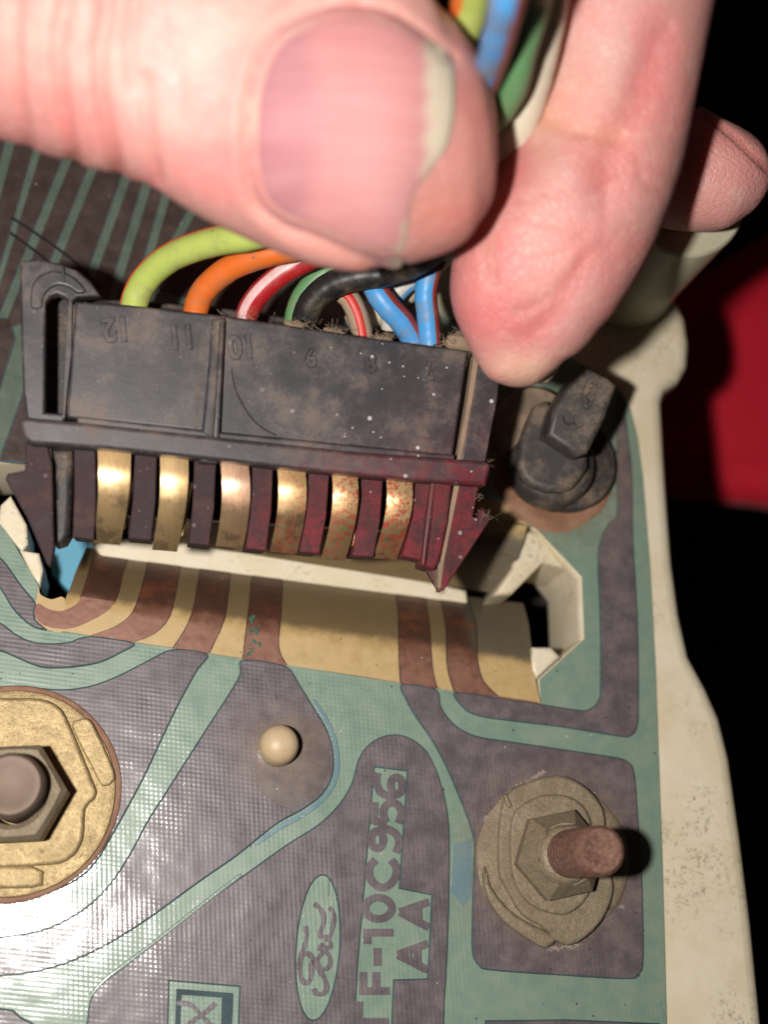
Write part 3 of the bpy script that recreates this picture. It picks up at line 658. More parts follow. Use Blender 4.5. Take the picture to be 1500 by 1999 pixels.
# right arm and barb
fl_('right_arm', [(936, 690), (962, 700), (978, 718), (972, 780), (958, 850), (948, 905), (900, 905), (906, 870), (924, 780)], -.05, .19, .012, 0, PB)
fl_('latch_barb', [(898, 942), (936, 948), (924, 1008), (932, 1012), (941, 992), (960, 1012), (948, 1030), (905, 1095), (868, 1152), (860, 1156), (866, 1100), (884, 1010)], -.05, .19, .012, 0, PM_)
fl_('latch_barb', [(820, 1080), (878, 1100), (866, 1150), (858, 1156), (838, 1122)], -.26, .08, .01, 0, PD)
# end channel
fl_('end_channel', [(812, 938), (852, 942), (846, 1000), (832, 1096), (786, 1086), (806, 1010)], -.08, .35, .02, 0, PM_)
fl_('end_channel', [(850, 940), (885, 943), (876, 1020), (860, 1096), (850, 1112), (832, 1106), (842, 1020)], .0, .5, .03, 0, PM_)
DTAN = black_mat('faint_dust', (.085, .065, .05), .8, rough=.8)
TAN = black_mat('tan_dust', (.24, .17, .12), .8, rough=.85)
fl_('dusty_edge', [(926, 692), (937, 694), (924, 780), (907, 870), (900, 905), (891, 903), (897, 868), (914, 780)], -.046, .15, .006, 0, TAN)
fl_('dusty_edge', [(889, 942), (899, 942), (885, 1010), (868, 1095), (861, 1150), (856, 1146), (856, 1090), (876, 1005)], -.046, .15, .006, 0, TAN)
fl_('dusty_edge', [(424, 630), (428, 629), (412, 896), (408, 896)], .066, .05, .004, 0, DTAN)
fl_('dusty_edge', [(395, 640), (399, 640), (384, 842), (380, 841)], .002, .05, .001, 0, DTAN)
fl_('dusty_edge', [(842, 942), (850, 943), (841, 1020), (830, 1104), (824, 1100), (833, 1015)], .0, .2, .01, 0, PBAR)
# divider walls
xs_top = [145, 262, 380, 494, 605, 707]
for (x1, x2, x3, x4, yb) in [(143, 186, 183, 141, 1050), (263, 307, 295, 250, 1052), (380, 423, 408, 368, 1062), (494, 534, 520, 480, 1072), (605, 645, 624, 586, 1078), (708, 750, 730, 688, 1085)]:
    yt = 852 + (x1 - 145) * .1
    fl_('divider_wall', [(x1, yt), (x2, yt + 4), ((x2+x3)/2 + 3, (yt+yb)/2 + 20), (x3, yb + 3), (x4, yb - 1), ((x1+x4)/2 + 2, (yt+yb)/2 + 20)], -.10 - .05 * (x1 % 3 == 0), .55, .012, 0, PM_)
    fl_('divider_wall', [(x2 - 14, yt), (x2 + 3, yt + 4), (x3 + 4, yb - 12), (x3 - 10, yb - 12)], -.22, .40, .01, 0, PD)
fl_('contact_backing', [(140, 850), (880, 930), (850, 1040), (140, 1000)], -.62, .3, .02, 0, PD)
# brass contacts
def brass(name, c1, c2):
    n = N(name); v = n.noise(5, 4); f = n.noise(60, 4, .8)
    mp = n.new('ShaderNodeMapping'); mp.inputs['Scale'].default_value = (30, 2, 2); n.set(mp.inputs[0], n.pos()); brush = n.noise(4, 3, .6, vec=mp.outputs[0])
    col = n.mix(n.ramp(v, .3, .7), c1, c2); col = n.mix(n.math('MULTIPLY', n.ramp(brush, .4, .8), .5), col, (.22, .14, .06))
    tn = n.along(CONN.hit(500, 985), (CONN.y + CONN.x * .1).normalized())
    tn = n.math('ADD', tn, n.math('MULTIPLY', n.noise(7, 4), .25))
    col = n.mix(n.ramp(tn, .22, .05, 0, .8), col, (.22, .15, .07)); blk = n.math('MULTIPLY', n.ramp(tn, .2, .0), n.ramp(n.noise(5.5, 4, .7), .48, .62))
    col = n.mix(n.math('MULTIPLY', blk, .6), col, (.08, .055, .035))
    rmask = n.math('MAXIMUM', n.math('MULTIPLY', n.near(CONN.hit(770, 955), .15, 1.35), .8), n.math('MULTIPLY', n.near(CONN.hit(560, 1085), .05, .5), .8))
    col = n.mix(n.math('MULTIPLY', rmask, n.ramp(n.noise(24, 5, .8), .50, .56)), col, (.60, .05, .04))
    n.p(Base_Color=col, Metallic=.65, Roughness=n.ramp(v, .3, .7, .38, .46), Normal=n.bump(brush, .25, .004))
    return n.m
BRASS = brass('contact_brass', (.88, .62, .33), (.70, .47, .22)); PINKB = brass('contact_coppery', (.95, .60, .42), (.80, .48, .30))
n = N('contact_copper'); n.p(Base_Color=(.62, .36, .28), Metallic=.8, Roughness=.35); 
def contact(x1, x2, x3, x4, yt, yb, mat=BRASS):
    vs = []; fs = []; rows = 22; th = .022
    for i in range(rows + 1):
        t = i / rows; h = -.06 + .05 * math.sin(min(t / .35, 1) * math.pi / 2) - .34 * max(0, t - .22) ** 1.6
        y = yt + (yb - yt) * t; bow = 7 * math.sin(t * math.pi)
        xa = x1 + (x4 - x1) * t + bow; xb = x2 + (x3 - x2) * t + bow
        for k in range(5):
            u = k / 4; crown = .012 * (1 - (2*u - 1) ** 2)
            vs.append(CONN.hit(xa + (xb - xa) * u, y + (xb - xa) * u * .08, 0) + CONN.n * (h + crown) * 1.0)
    nv = len(vs)
    for i in range(rows):
        for k in range(4): a = i*5+k; fs.append((a, a+1, a+6, a+5))
    vs += [p - CONN.n * th for p in vs]; fs += [tuple(nv + q for q in f[::-1]) for f in fs]
    ring = list(range(5)) + [i*5+4 for i in range(1, rows+1)] + [rows*5+k for k in range(3, -1, -1)] + [i*5 for i in range(rows-1, 0, -1)]
    for a, b in zip(ring, ring[1:] + ring[:1]): fs.append((a, b, b+nv, a+nv))
    return mesh('brass_contact', vs, fs, mat, cn, ang=50)
for c in [(189, 255, 232, 178, 868, 1056), (312, 368, 346, 296, 880, 1070), (430, 485, 478, 423, 893, 1063), (542, 597, 585, 531, 905, 1074), (650, 700, 682, 634, 916, 1088), (757, 808, 784, 737, 927, 1087)]:
    contact(*c, mat=PINKB if c[0] == 430 else BRASS)
    x1, x2, x3, x4, yt, yb = c
    fl_('contact_spring', [(x2 + 2, yt + 60), (x2 + 9, yt + 62), (x3 + 12, yb - 24), (x3 + 5, yb - 20)], -.2, .06, .01, 0, BRASS)
# moulded numbers, upside down
for s_, x, y in (('12', 226, 640), ('11', 354, 655), ('10', 472, 674), ('9', 607, 696), ('8', 724, 706), ('7', 836, 722)):
    text('moulded_number', s_, CONN, x, y, .255 if s_ in '12 11 10' else .20, PB, pbody, (0.1, 1), .020, .03, .007,   .85, .006)
# a pale scratch and mould curve
tube('mould_mark', [CONN.hit(x, y, .0) for x, y in [(452, 720), (460, 760), (480, 800), (505, 830), (540, 850)]], .006, PD, cn, 6, 6)
# lint caught on the top edge and the barb
import re
lintm = simple('lint', (.26, .19, .13), .95)
def lint(px, py, h, sx, sy, nn, L=.16):
    vs = []; fs = []
    for _ in range(nn):
        p0 = CONN.hit(px + random.gauss(0, sx), py + random.gauss(0, sy), h + random.gauss(0, .05)); d = Vector([random.gauss(0, 1) for _ in range(3)]).normalized()
        c2 = Vector([random.gauss(0, 1) for _ in range(3)]) * .4; ps = []
        for k in range(5): t = k / 4; ps.append(p0 + (d * t + c2 * t * t) * L * random.uniform(.6, 1))
        r = random.uniform(.0008, .0020); b0 = len(vs)
        for q in ps:
            for a in (0, 2.1, 4.2): vs.append(q + Vector((math.cos(a), math.sin(a), .5 * math.sin(a + 1))) * r)
        for k in range(4):
            for j in range(3): fs.append((b0 + 3*k + j, b0 + 3*k + (j+1) % 3, b0 + 3*k + 3 + (j+1) % 3, b0 + 3*k + 3 + j))
    return vs, fs
V = []; F = []
for a in [(905, 662, -.1, 22, 10, 260), (935, 680, -.05, 12, 8, 120), (880, 670, -.05, 10, 6, 50), (575, 632, -.05, 22, 3, 120), (650, 648, -.05, 14, 4, 120), (745, 658, -.05, 20, 4, 120), (948, 1010, -.05, 9, 4, 90), (958, 908, .0, 3, 4, 16), (862, 1154, -.1, 4, 3, 30), (470, 616, -.05, 25, 2, 30), (933, 960, -.06, 2, 12, 20)]:
    v_, f_ = lint(*a[:5], {260: 90, 120: 45, 90: 26, 50: 22}.get(a[5], a[5]), .06 if a[5] > 80 else .04); F += [tuple(i + len(V) for i in q) for q in f_]; V += v_
lo_ = mesh('lint', V, F, lintm, cn, False); lo_['kind'] = 'stuff'
# clods of dust under the lint
for (x, y, r, ln_) in [(903, 668, .13, 3), (650, 650, .07, 2), (575, 636, .07, 2), (745, 664, .07, 3)]:
    pts = [CONN.hit(x + r * 250 * math.cos(a) * random.uniform(.7, 1.3), y + r * 110 * math.sin(a) * random.uniform(.7, 1.3), 0) for a in [k * .785 for k in range(8)]]
    bm = bmesh.new(); bmesh.ops.create_icosphere(bm, subdivisions=3, radius=1)
    c0 = CONN.hit(x, y, -.12); 
    from mathutils import noise as mn
    for vv in bm.verts:
        f = 1 + .5 * mn.noise(vv.co * 2.5 + Vector((x, y, 0))); vv.co = Vector((vv.co.x * r * 1.2, vv.co.y * r * .6, vv.co.z * r * .7)) * f + c0
    me = bpy.data.meshes.new('dust_clod'); bm.to_mesh(me); bm.free(); o = link('dust_clod', me, black_mat('dust_clod', (.2, .15, .1), 1, rough=.9)); smooth(me, 180); put(o, cn)

# ============================================================ wires
def wire_mat(name, c, dirt=.5, rough=.36):
    n = N(name); v = n.noise(5, 5, .75); f = n.noise(30, 4, .8)
    col = n.mix(n.math('MULTIPLY', n.ramp(v, .46, .70), dirt), c, (.28, .21, .14)); col = n.mix(n.math('MULTIPLY', n.specks(9, .12, .15), .8), col, (.12, .08, .05))
    n.p(Base_Color=col, Roughness=n.ramp(v, .3, .7, rough, rough + .15), Normal=n.bump(f, .25, .004), Subsurface_Weight=.05, Subsurface_Scale=.1); return n.m
def dtop(px, h=-.45): return proj(CONN.hit(px, 640, h))[2]
def wire(name, label, pts, r, col, stripes=(), mat=None, dirt=.5):
    ps3 = []
    for (x, y, D) in pts: ps3.append(U(x, y, D if D > 5 else dtop(x) + D))
    t = thing(name, label, 'wire', ps3[0], 'wires running from the plug up behind the thumb')
    m = mat or wire_mat(name + '_insulation_' + label.split()[0], col, dirt)
    o, ps, fr = tube('insulation', ps3, r, m, t, 20, 10, wob=.015)
    for (ang0, width, scol) in stripes:   # ang measured from the side facing the camera
        vs = []; fs = []; q = 6
        for p, (tt, nn, bb) in zip(ps, fr):
            view = (CAMP - p).normalized(); vv = (view - tt * view.dot(tt)).normalized(); ss = tt.cross(vv)
            for k in range(q + 1):
                a = ang0 + width * (k / q - .5); vs.append(p + (vv * math.cos(a) + ss * math.sin(a)) * (r * 1.015 + .003 - .004 * (k in (0, q))))
        for i in range(len(ps) - 1):
            for k in range(q): a = i*(q+1)+k; fs.append((a, a+1, a+q+2, a+q+1))
        so = mesh('colour_stripe', vs, fs, wire_mat('stripe_' + label.split()[0], scol, .35), t)
    return t
# route behind the thumb to the gap between thumb and finger, at the top
wire('yellow_green_wire', 'lime green wire with a red edge, leftmost of the wires leaving the plug', [(262, 650, -.0), (262, 595, -.05), (285, 545, -.15), (335, 502, -.35), (410, 474, -.6), (500, 458, -.85), (620, 420, 10.0), (780, 300, 9.9), (880, 120, 9.3), (925, 10, 8.9), (945, -140, 8.3), (1000, -400, 7.9)], .112, (.46, .56, .13), [(-1.45, .5, (.75, .10, .02))], dirt=.45)
wire('orange_wire', 'plain orange wire bending out of the plug beside the lime green one', [(382, 660, 0), (382, 608, -.02), (400, 565, -.12), (450, 523, -.28), (520, 496, -.45), (600, 478, -.6), (700, 430, 10.15), (820, 320, 10.0), (890, 120, 9.5), (910, 0, 8.9), (930, -200, 8.2), (950, -400, 8)], .104, (.72, .16, .025), dirt=.4)
wire('striped_wire', 'red wire with a pale pink stripe, third from the left in the plug', [(480, 660, 0), (482, 615, 0), (505, 575, -.1), (550, 535, -.2), (600, 508, -.3), (680, 470, 10.4), (800, 380, 10.2), (900, 200, 9.9), (950, 60, 9.2), (985, -80, 8.6), (1010, -400, 8)], .094, (.42, .015, .02), [(-.45, .8, (.80, .50, .50))], dirt=.3)
wire('green_wire', 'dark green wire squeezed behind the thick black one', [(575, 690, .12), (575, 630, .12), (590, 580, .08), (630, 535, .0), (690, 512, -.05), (760, 470, 10.6), (860, 330, 10.2), (985, 210, 9.3), (1025, 90, 8.8), (1050, 0, 8.5), (1072, -90, 8.2), (1110, -400, 7.8)], .090, (.13, .30, .13), dirt=.3)
wire('black_wire', 'thick black wire arching from the middle of the plug under the thumbnail', [(592, 690, 0), (594, 636, -.02), (608, 592, -.12), (645, 558, -.22), (700, 540, -.32), (760, 532, -.4), (830, 500, 10.4), (900, 420, 10.2), (970, 270, 9.9), (1010, 130, 9.5), (1030, 30, 9.2), (1050, -80, 9), (1080, -400, 8.7)], .112, (.018, .018, .018), dirt=.3)
wire('striped_wire', 'grey brown wire with a bright red stripe under the black wire', [(712, 710, 0), (708, 660, 0), (700, 620, -.02), (684, 585, -.02), (660, 560, .02), (650, 520, .1), (700, 440, 10.7)], .090, (.42, .31, .22), [(.05, .8, (.62, .03, .02))], dirt=.2)
wire('striped_wire', 'blue wire with a dark red stripe bending left above the plug number eight', [(812, 710, 0), (806, 665, -.02), (785, 628, -.08), (755, 595, -.12), (733, 560, -.1), (735, 520, -.0), (780, 450, 10.6), (860, 340, 10.3), (940, 180, 9.2), (980, 50, 8.2), (1000, -60, 7.7), (1030, -400, 7.4)], .104, (.08, .34, .72), [(.9, .75, (.28, .04, .035))], dirt=.85)
wire('striped_wire', 'straight blue wire with a dark red stripe, last one on the right', [(840, 720, -.08), (840, 670, -.10), (836, 620, -.15), (832, 575, -.2), (840, 530, -.25), (862, 480, -.3), (900, 390, 10.2), (950, 230, 9.6), (975, 100, 8.9), (990, 0, 8.3), (1005, -100, 8), (1030, -400, 7.7)], .094, (.08, .36, .75), [(.95, .7, (.28, .04, .035))], dirt=.75)
wire('striped_wire', 'white wire with a blue stripe crossing behind the two blue ones', [(765, 640, .25), (766, 590, .15), (785, 560, .1), (820, 535, .05), (860, 505, 0), (930, 420, 10.4), (1000, 300, 10.0), (1032, 220, 9.6), (1050, 120, 9.4), (1065, 0, 9.2), (1090, -200, 9), (1100, -400, 9)], .092, (.62, .60, .54), [(.9, .7, (.12, .34, .62))], dirt=.25)
wire('pale_wire', 'plain off-white wire showing beside the forefinger above the blue wires', [(690, 640, .4), (800, 560, .35), (900, 440, 10.6), (975, 340, 10.0), (1010, 262, 9.7), (1035, 190, 9.5), (1055, 110, 9.3), (1075, 0, 9.1), (1095, -200, 8.8), (1120, -400, 8.8)], .125, (.70, .62, .48), dirt=.1)

# ============================================================ the hand
def loft(bm, secs, nseg=40, flat_front=0.0):
    """secs: (px, py, D, r_img_px, depth ratio); rings turn to follow the path and stay square to the view"""
    sp = catmull([Vector((a[0], a[1], a[2] * 100)) for a in secs], False, 8)
    rr = [v.x for v in catmull([Vector((a[3], 0)) for a in secs], False, 8)]; dr = [v.x for v in catmull([Vector((a[4], 0)) for a in secs], False, 8)]
    ps = [U(v.x, v.y, v.z / 100) for v in sp]; n_ = len(ps); rings = []
    for i, p in enumerate(ps):
        t = (ps[min(i+1, n_-1)] - ps[max(i-1, 0)]).normalized(); view = (CAMP - p).normalized()
        side = t.cross(view).normalized(); up = side.cross(t).normalized()
        D = sp[i].z / 100; r = max(rr[i], .5) * D / K
        ring = []
        for k in range(nseg):
            a = 2 * math.pi * k / nseg; c_, s_ = math.cos(a), math.sin(a)
            e = 2.25; f = (abs(c_) ** e + abs(s_) ** e) ** (-1 / e)
            ring.append(bm.verts.new(p + side * c_ * f * r + up * s_ * f * r * dr[i]))
        rings.append(ring)
    for a, b in zip(rings, rings[1:]):
        for k in range(nseg): bm.faces.new((a[k], a[(k+1) % nseg], b[(k+1) % nseg], b[k]))
    bm.faces.new(rings[0][::-1]); bm.faces.new(rings[-1])
bm = bmesh.new()
THUMB = [(-1100, -900, 10.0, 520, .8), (-760, -480, 9.6, 420, .85), (-420, -190, 9.2, 345, .85), (-150, -80, 9.0, 312, .82), (20, -28, 8.95, 290, .80), (180, 10, 8.95, 302, .78), (290, 60, 8.95, 284, .76), (400, 108, 8.95, 270, .74), (520, 178, 8.95, 276, .72), (640, 218, 8.97, 290, .70), (740, 240, 9.0, 286, .68), (830, 248, 9.04, 256, .66), (895, 240, 9.08, 204, .66), (938, 232, 9.1, 142, .7), (960, 228, 9.1, 80, .8), (968, 227, 9.1, 20, 1)]
INDEX = [(900, -1500, 10.6, 300, .9), (1240, -1000, 9.9, 230, .9), (1270, -500, 9.6, 195, .85), (1245, -160, 9.6, 178, .85), (1222, 20, 9.7, 168, .85), (1205, 160, 9.8, 158, .85), (1172, 290, 9.9, 163, .85), (1120, 400, 10.0, 176, .82), (1068, 495, 10.05, 176, .80), (1038, 585, 10.1, 158, .78), (1028, 652, 10.12, 128, .76), (1026, 702, 10.13, 94, .74), (1032, 733, 10.14, 60, .8), (1037, 750, 10.14, 22, 1), (1038, 753, 10.14, 5, 1)]
THIRD = [(700, -1500, 11.2, 300, .9), (1040, -800, 11.6, 190, .9), (1100, -250, 11.6, 160, .9), (1110, 60, 11.4, 150, .9), (1150, 210, 11.3, 135, .9), (1235, 290, 11.2, 122, .85), (1320, 328, 11.15, 117, .8), (1395, 345, 11.1, 108, .8), (1450, 355, 11.1, 88, .8), (1485, 365, 11.1, 52, .85), (1500, 370, 11.1, 14, 1)]
for s_ in (THUMB, INDEX, THIRD): loft(bm, s_)
PALM = [(-1900, -2600, 10.5, 600, .6), (-1300, -2000, 10.4, 760, .6), (-500, -1500, 10.4, 860, .55), (300, -1450, 10.6, 700, .5), (900, -1450, 10.8, 440, .6), (1100, -1450, 10.9, 200, .6)]
loft(bm, PALM)
LITTLE = [(400, -1700, 11.8, 300, .9), (700, -1000, 12.3, 190, .9), (820, -500, 12.4, 160, .9), (840, -250, 12.2, 135, .9), (850, -180, 12.1, 70, .9), (852, -160, 12.1, 20, 1)]
loft(bm, LITTLE)
me = bpy.data.meshes.new('body'); bm.to_mesh(me); bm.free()
t = bpy.data.objects.new('tmp', me); C.objects.link(t)
md = t.modifiers.new('r', 'REMESH'); md.mode = 'VOXEL'; md.voxel_size = .034; md.use_smooth_shade = True
ms = t.modifiers.new('s', 'SMOOTH'); ms.iterations = 10; ms.factor = .5
me2 = bpy.data.meshes.new_from_object(t.evaluated_get(bpy.context.evaluated_depsgraph_get())); bpy.data.objects.remove(t)
me2.name = 'body'
NV = len(me2.vertices); co = np.empty(NV * 3); me2.vertices.foreach_get('co', co); co = co.reshape(-1, 3)
no = np.empty(NV * 3); me2.vertices.foreach_get('normal', no); no = no.reshape(-1, 3)
R_ = np.array(RM); cp = np.array(CAMP); q = (co - cp) @ R_
X = CX + K * q[:, 0] / -q[:, 2]; Y = CY - K * q[:, 1] / -q[:, 2]; D = -q[:, 2]
facing = ((cp - co) * no).sum(1) / np.linalg.norm(cp - co, axis=1)
front = np.clip(facing * 2 + .6, 0, 1)
isT = (D < 9.7) & (X < 975) & (Y < 560) & (X > -700); isI = (D < 10.9) & ~isT & (X > 860) & (Y > -300) & (Y < 760); isM = (X > 1150) & (D > 10.3) & (Y < 480) & (Y > 100)
disp = np.zeros(NV)
def dist_poly(pts):
    d = np.full(NV, 1e9)
    pts = [(p.x, p.y) for p in catmull([Vector(p) for p in pts], False, 5)]
    for (x1, y1), (x2, y2) in zip(pts, pts[1:]):
        vx, vy = x2-x1, y2-y1; L2 = vx*vx + vy*vy + 1e-9; tt = np.clip(((X-x1)*vx + (Y-y1)*vy) / L2, 0, 1)
        d = np.minimum(d, np.hypot(X - x1 - tt*vx, Y - y1 - tt*vy))
    return d
col = np.tile(np.array([.59, .285, .255]), (NV, 1))
def crease(mask, pts, w, dep, redden=.0, rc_=(.55, .17, .14)):
    g = np.exp(-(dist_poly(pts) / w) ** 2) * mask * front; disp[:] -= g * dep * 1.25
    if redden: a = (np.exp(-(dist_poly(pts) / (w * 1.3)) ** 2) * mask * min(.9, redden * 1.6))[:, None]; col[:] = col * (1-a) + np.array(rc_) * a
def blob(mask, x, y, rx, ry, c_, amt, rot=0):
    ca, sa = math.cos(rot), math.sin(rot); u = ((X-x)*ca + (Y-y)*sa) / rx; v = (-(X-x)*sa + (Y-y)*ca) / ry
    a = (np.exp(-(u*u + v*v)) * mask * amt)[:, None]; col[:] = col * (1-a) + np.array(c_) * a
# thumb: joint wrinkles, nail fold
for pts, w_, dep, rd in [([(8, -200), (30, -20), (30, 90), (40, 200), (55, 290)], 12, .028, .35), ([(110, -200), (128, -20), (112, 80), (120, 190), (148, 320)], 14, .045, .6), ([(190, -200), (205, 0), (192, 110), (200, 220), (235, 350)], 13, .05, .6),
                         ([(240, -180), (262, -20), (250, 90), (262, 170)], 11, .025, .4), ([(285, 150), (290, 250), (306, 345)], 12, .03, .45), ([(70, 60), (78, 160), (90, 250)], 9, .012, .2), ([(158, 100), (160, 190), (180, 300)], 9, .015, .2), ([(335, 40), (345, 120), (350, 200)], 14, .01, .15), ([(-60, -200), (-40, 0), (-30, 240)], 14, .03, .4)]:
    crease(isT, pts, w_, dep, rd)
for x_, y_, r_, h_ in [(75, 100, 40, .02), (160, 130, 42, .03), (228, 120, 30, .02), (310, 200, 50, .02), (250, 290, 35, .02), (160, 290, 35, .02)]: disp += np.exp(-(((X-x_)/r_)**2 + ((Y-y_)/(r_*3))**2)) * isT * h_
PALE = (.80, .50, .44); PINK = (.72, .26, .25); REDD = (.55, .10, .10); YEL = (.74, .48, .30)
blob(isT, 400, 60, 200, 160, PALE, .8); blob(isT, 120, 60, 160, 130, (.84, .50, .43), .6); blob(isT, 330, 200, 120, 110, (.85, .52, .46), .5)
blob(isT, 420, 330, 140, 60, PINK, .5); blob(isT, 600, 480, 160, 50, (.76, .40, .33), .6, .3); blob(isT, 80, 250, 200, 60, PINK, .4)
blob(isT, 930, 200, 45, 230, (.72, .30, .24), .8); blob(isT, 860, 420, 90, 70, (.66, .24, .19), .7); blob(isT, 680, -30, 260, 50, (.86, .55, .48), .6); blob(isT, 500, 215, 30, 60, (.86, .62, .46), .6)
# groove where the nail sits
NAIL = [(700, 6), (640, 12), (580, 36), (530, 72), (500, 128), (485, 190), (481, 255), (483, 322), (494, 375), (514, 410), (558, 442), (620, 466), (690, 497), (745, 517), (783, 520), (794, 470), (802, 410), (812, 372), (830, 350), (846, 322), (868, 296), (881, 260), (889, 215), (889, 160), (884, 112), (850, 84), (810, 52), (760, 22)]
NC = [Vector(p) for p in NAIL]
crease(isT, [NAIL[i] for i in range(0, 15)], 11, .035, .25, (.66, .30, .22)); crease(isT, [NAIL[i] for i in (0, 27, 26, 25, 24)], 10, .035, .3, (.70, .36, .24))
for i_ in (2, 4, 6, 8, 11, 13): pass
g = np.exp(-((dist_poly([(600, -8), (540, 40), (490, 110), (468, 200), (464, 300), (476, 390), (520, 438), (600, 492), (700, 528)]) / 22) ** 2)) * isT * front; disp += g * .022
# forefinger
blob(isI, 1150, 40, 130, 200, PALE, .55); blob(isI, 1120, 200, 80, 70, (.84, .52, .40), .5); blob(isI, 1260, 190, 26, 110, PINK, .9, .35); blob(isI, 1215, 260, 60, 60, (.80, .40, .34), .6)
blob(isI, 1010, 500, 120, 70, (.70, .21, .21), .8); blob(isI, 960, 620, 90, 60, (.68, .19, .19), .8); blob(isI, 1060, 470, 60, 90, (.86, .50, .42), .5, .3); blob(isI, 1060, 640, 70, 40, REDD, .35); blob(isI, 1180, 390, 80, 50, (.84, .48, .44), .5)
blob(isI, 1045, 720, 90, 34, (.72, .47, .33), .9); blob(isI, 1110, 600, 40, 90, (.82, .52, .48), .6, .5); blob(isI, 1000, 330, 50, 60, REDD, .5); blob(isI, 1060, 170, 26, 150, (.70, .40, .28), .5)  # dark red blob on the left edge paints in the thumb's shadow
crease(isI, [(1290, 60), (1262, 150), (1225, 240), (1195, 300), (1180, 380)], 34, .028, .25, REDD); crease(isI, [(1060, 232), (1110, 250), (1160, 262), (1210, 268)], 14, .02, .3, (.66, .34, .2))
crease(isI, [(1010, 610), (1060, 590), (1110, 545), (1150, 495), (1195, 478)], 9, .010, .12); crease(isI, [(1020, 660), (1070, 625), (1110, 570), (1140, 520)], 16, .012, .25, REDD); crease(isI, [(1010, 392), (1080, 380), (1160, 372), (1230, 330)], 6, .008, .15); crease(isI, [(1185, 330), (1182, 420), (1176, 470)], 6, .006, .1)
crease(isI, [(1240, 300), (1262, 360), (1290, 375)], 6, .01, .2); crease(isI, [(1010, 420), (1060, 440), (1130, 448)], 5, .006, .1); crease(isI, [(1030, 510), (1090, 490), (1150, 450)], 5, .006, .1)
disp += np.exp(-(((X-930)/60)**2 + ((Y-560)/70)**2)) * isI * .04; disp += np.exp(-(((X-1100)/60)**2 + ((Y-330)/60)**2)) * isI * .04
# third finger
blob(isM, 1400, 350, 90, 80, (.70, .40, .36), .8); blob(isM, 1300, 330, 60, 120, (.60, .14, .10), .7); crease(isM, [(1385, 228), (1430, 262), (1470, 300), (1500, 330)], 6, .03, .4)  # dark red blob puts the forefinger's shadow into the skin colour
co2 = co + no * disp[:, None]
me2.vertices.foreach_set('co', co2.ravel()); me2.update()
ca = me2.color_attributes.new('skin_tone', 'FLOAT_COLOR', 'POINT'); ca.data.foreach_set('color', np.concatenate([col, np.ones((NV, 1))], 1).ravel())
n = N('skin'); at = n.new('ShaderNodeAttribute'); at.attribute_name = 'skin_tone'
v = n.noise(2.2, 4, .6); v2 = n.noise(9, 4, .7)
c_ = n.mix(n.ramp(v, .38, .62, 0, .6), at.outputs['Color'], n.mix(.5, at.outputs['Color'], (.78, .22, .22)))
c_ = n.mix(n.math('MULTIPLY', n.ramp(v2, .5, .75), .22), c_, (.88, .64, .55))
c_ = n.mix(n.math('MULTIPLY', n.specks(4, .06, .25), .6), c_, (.25, .12, .08))
wv = n.t.nodes.new('ShaderNodeTexWave'); wv.inputs['Scale'].default_value = 9; wv.inputs['Distortion'].default_value = 5; wv.inputs['Detail'].default_value = 1.5; wv.inputs['Detail Scale'].default_value = .5; n.set(wv.inputs['Vector'], n.pos()); wv.bands_direction = 'DIAGONAL'
d_, _ = n.vor(16, 'DISTANCE_TO_EDGE')
h = n.bump(n.math('MULTIPLY', wv.outputs['Fac'], n.ramp(v, .35, .6)), .22, .005); h = n.bump(n.ramp(d_, 0, .12), .3, .012, h); h = n.bump(n.noise(6, 4, .7), .4, .03, h)
n.p(Base_Color=c_, Roughness=n.ramp(v2, .3, .7, .42, .56), Normal=h, Subsurface_Weight=.3, Subsurface_Radius=(.2, .06, .035), Subsurface_Scale=1.0, Specular_IOR_Level=.45)
hand = thing('person', 'bare hand pinching the wires between thumb and forefinger above the plug', 'person', U(1000, 300, 9.8))
hb_ = link('body', me2, n.m); put(hb_, hand); me2.polygons.foreach_set('use_smooth', [True] * len(me2.polygons))
# nails: caught on the finger by looking along the view rays
bvh = BVHTree.FromPolygons([Vector(v) for v in co2], [tuple(p.vertices) for p in me2.polygons])
def smooth_hit(px, py):
    hsum = []; 
    for dx, dy in ((0, 0), (9, 0), (-9, 0), (0, 9), (0, -9)):
        d = ray(px + dx, py + dy).normalized(); h_ = bvh.ray_cast(CAMP, d)
        if h_[0] is not None: hsum.append((h_[0] - CAMP).dot(FWD))
    return sum(hsum) / len(hsum) if hsum else None
def inside(p, poly):
    r = False; x, y = p
    for (x1, y1), (x2, y2) in zip(poly, poly[1:] + poly[:1]):
        if (y1 > y) != (y2 > y) and x < (x2-x1) * (y-y1) / (y2-y1) + x1: r = not r
    return r
def nail(outline, center, mat, lift, parent, nr=16, dome=.0, tipdir=None, tiplift=0):
    ol = [(p.x, p.y) for p in catmull([Vector(p) for p in outline], True, 3)]; m = len(ol); cx, cy = center
    vs = []; fs = []; last = 9
    for j in range(nr + 1):
        s_ = j / nr
        for (x, y) in ol:
            px, py = cx + (x - cx) * s_, cy + (y - cy) * s_; Dh = smooth_hit(px, py)
            if Dh is None or Dh > last + 1.2: Dh = last
            last = Dh
            tl = 0 if tipdir is None else max(0, (px - cx) * tipdir[0] + (py - cy) * tipdir[1]) * tiplift
            vs.append(U(px, py, Dh - lift - tl + (.034 * s_ ** 5)))
    for j in range(nr):
        for k in range(m): a = j*m + k; b = j*m + (k+1) % m; fs.append((a, b, b + m, a + m))
    nv = len(vs); vs += [v + FWD * .045 for v in vs]; fs += [tuple(nv + q_ for q_ in f[::-1]) for f in fs]
    for k in range(m): a = nr*m + k; b = nr*m + (k+1) % m; fs.append((a, b, b + nv, a + nv))
    return mesh('fingernail', vs, fs, mat, parent, ang=60)
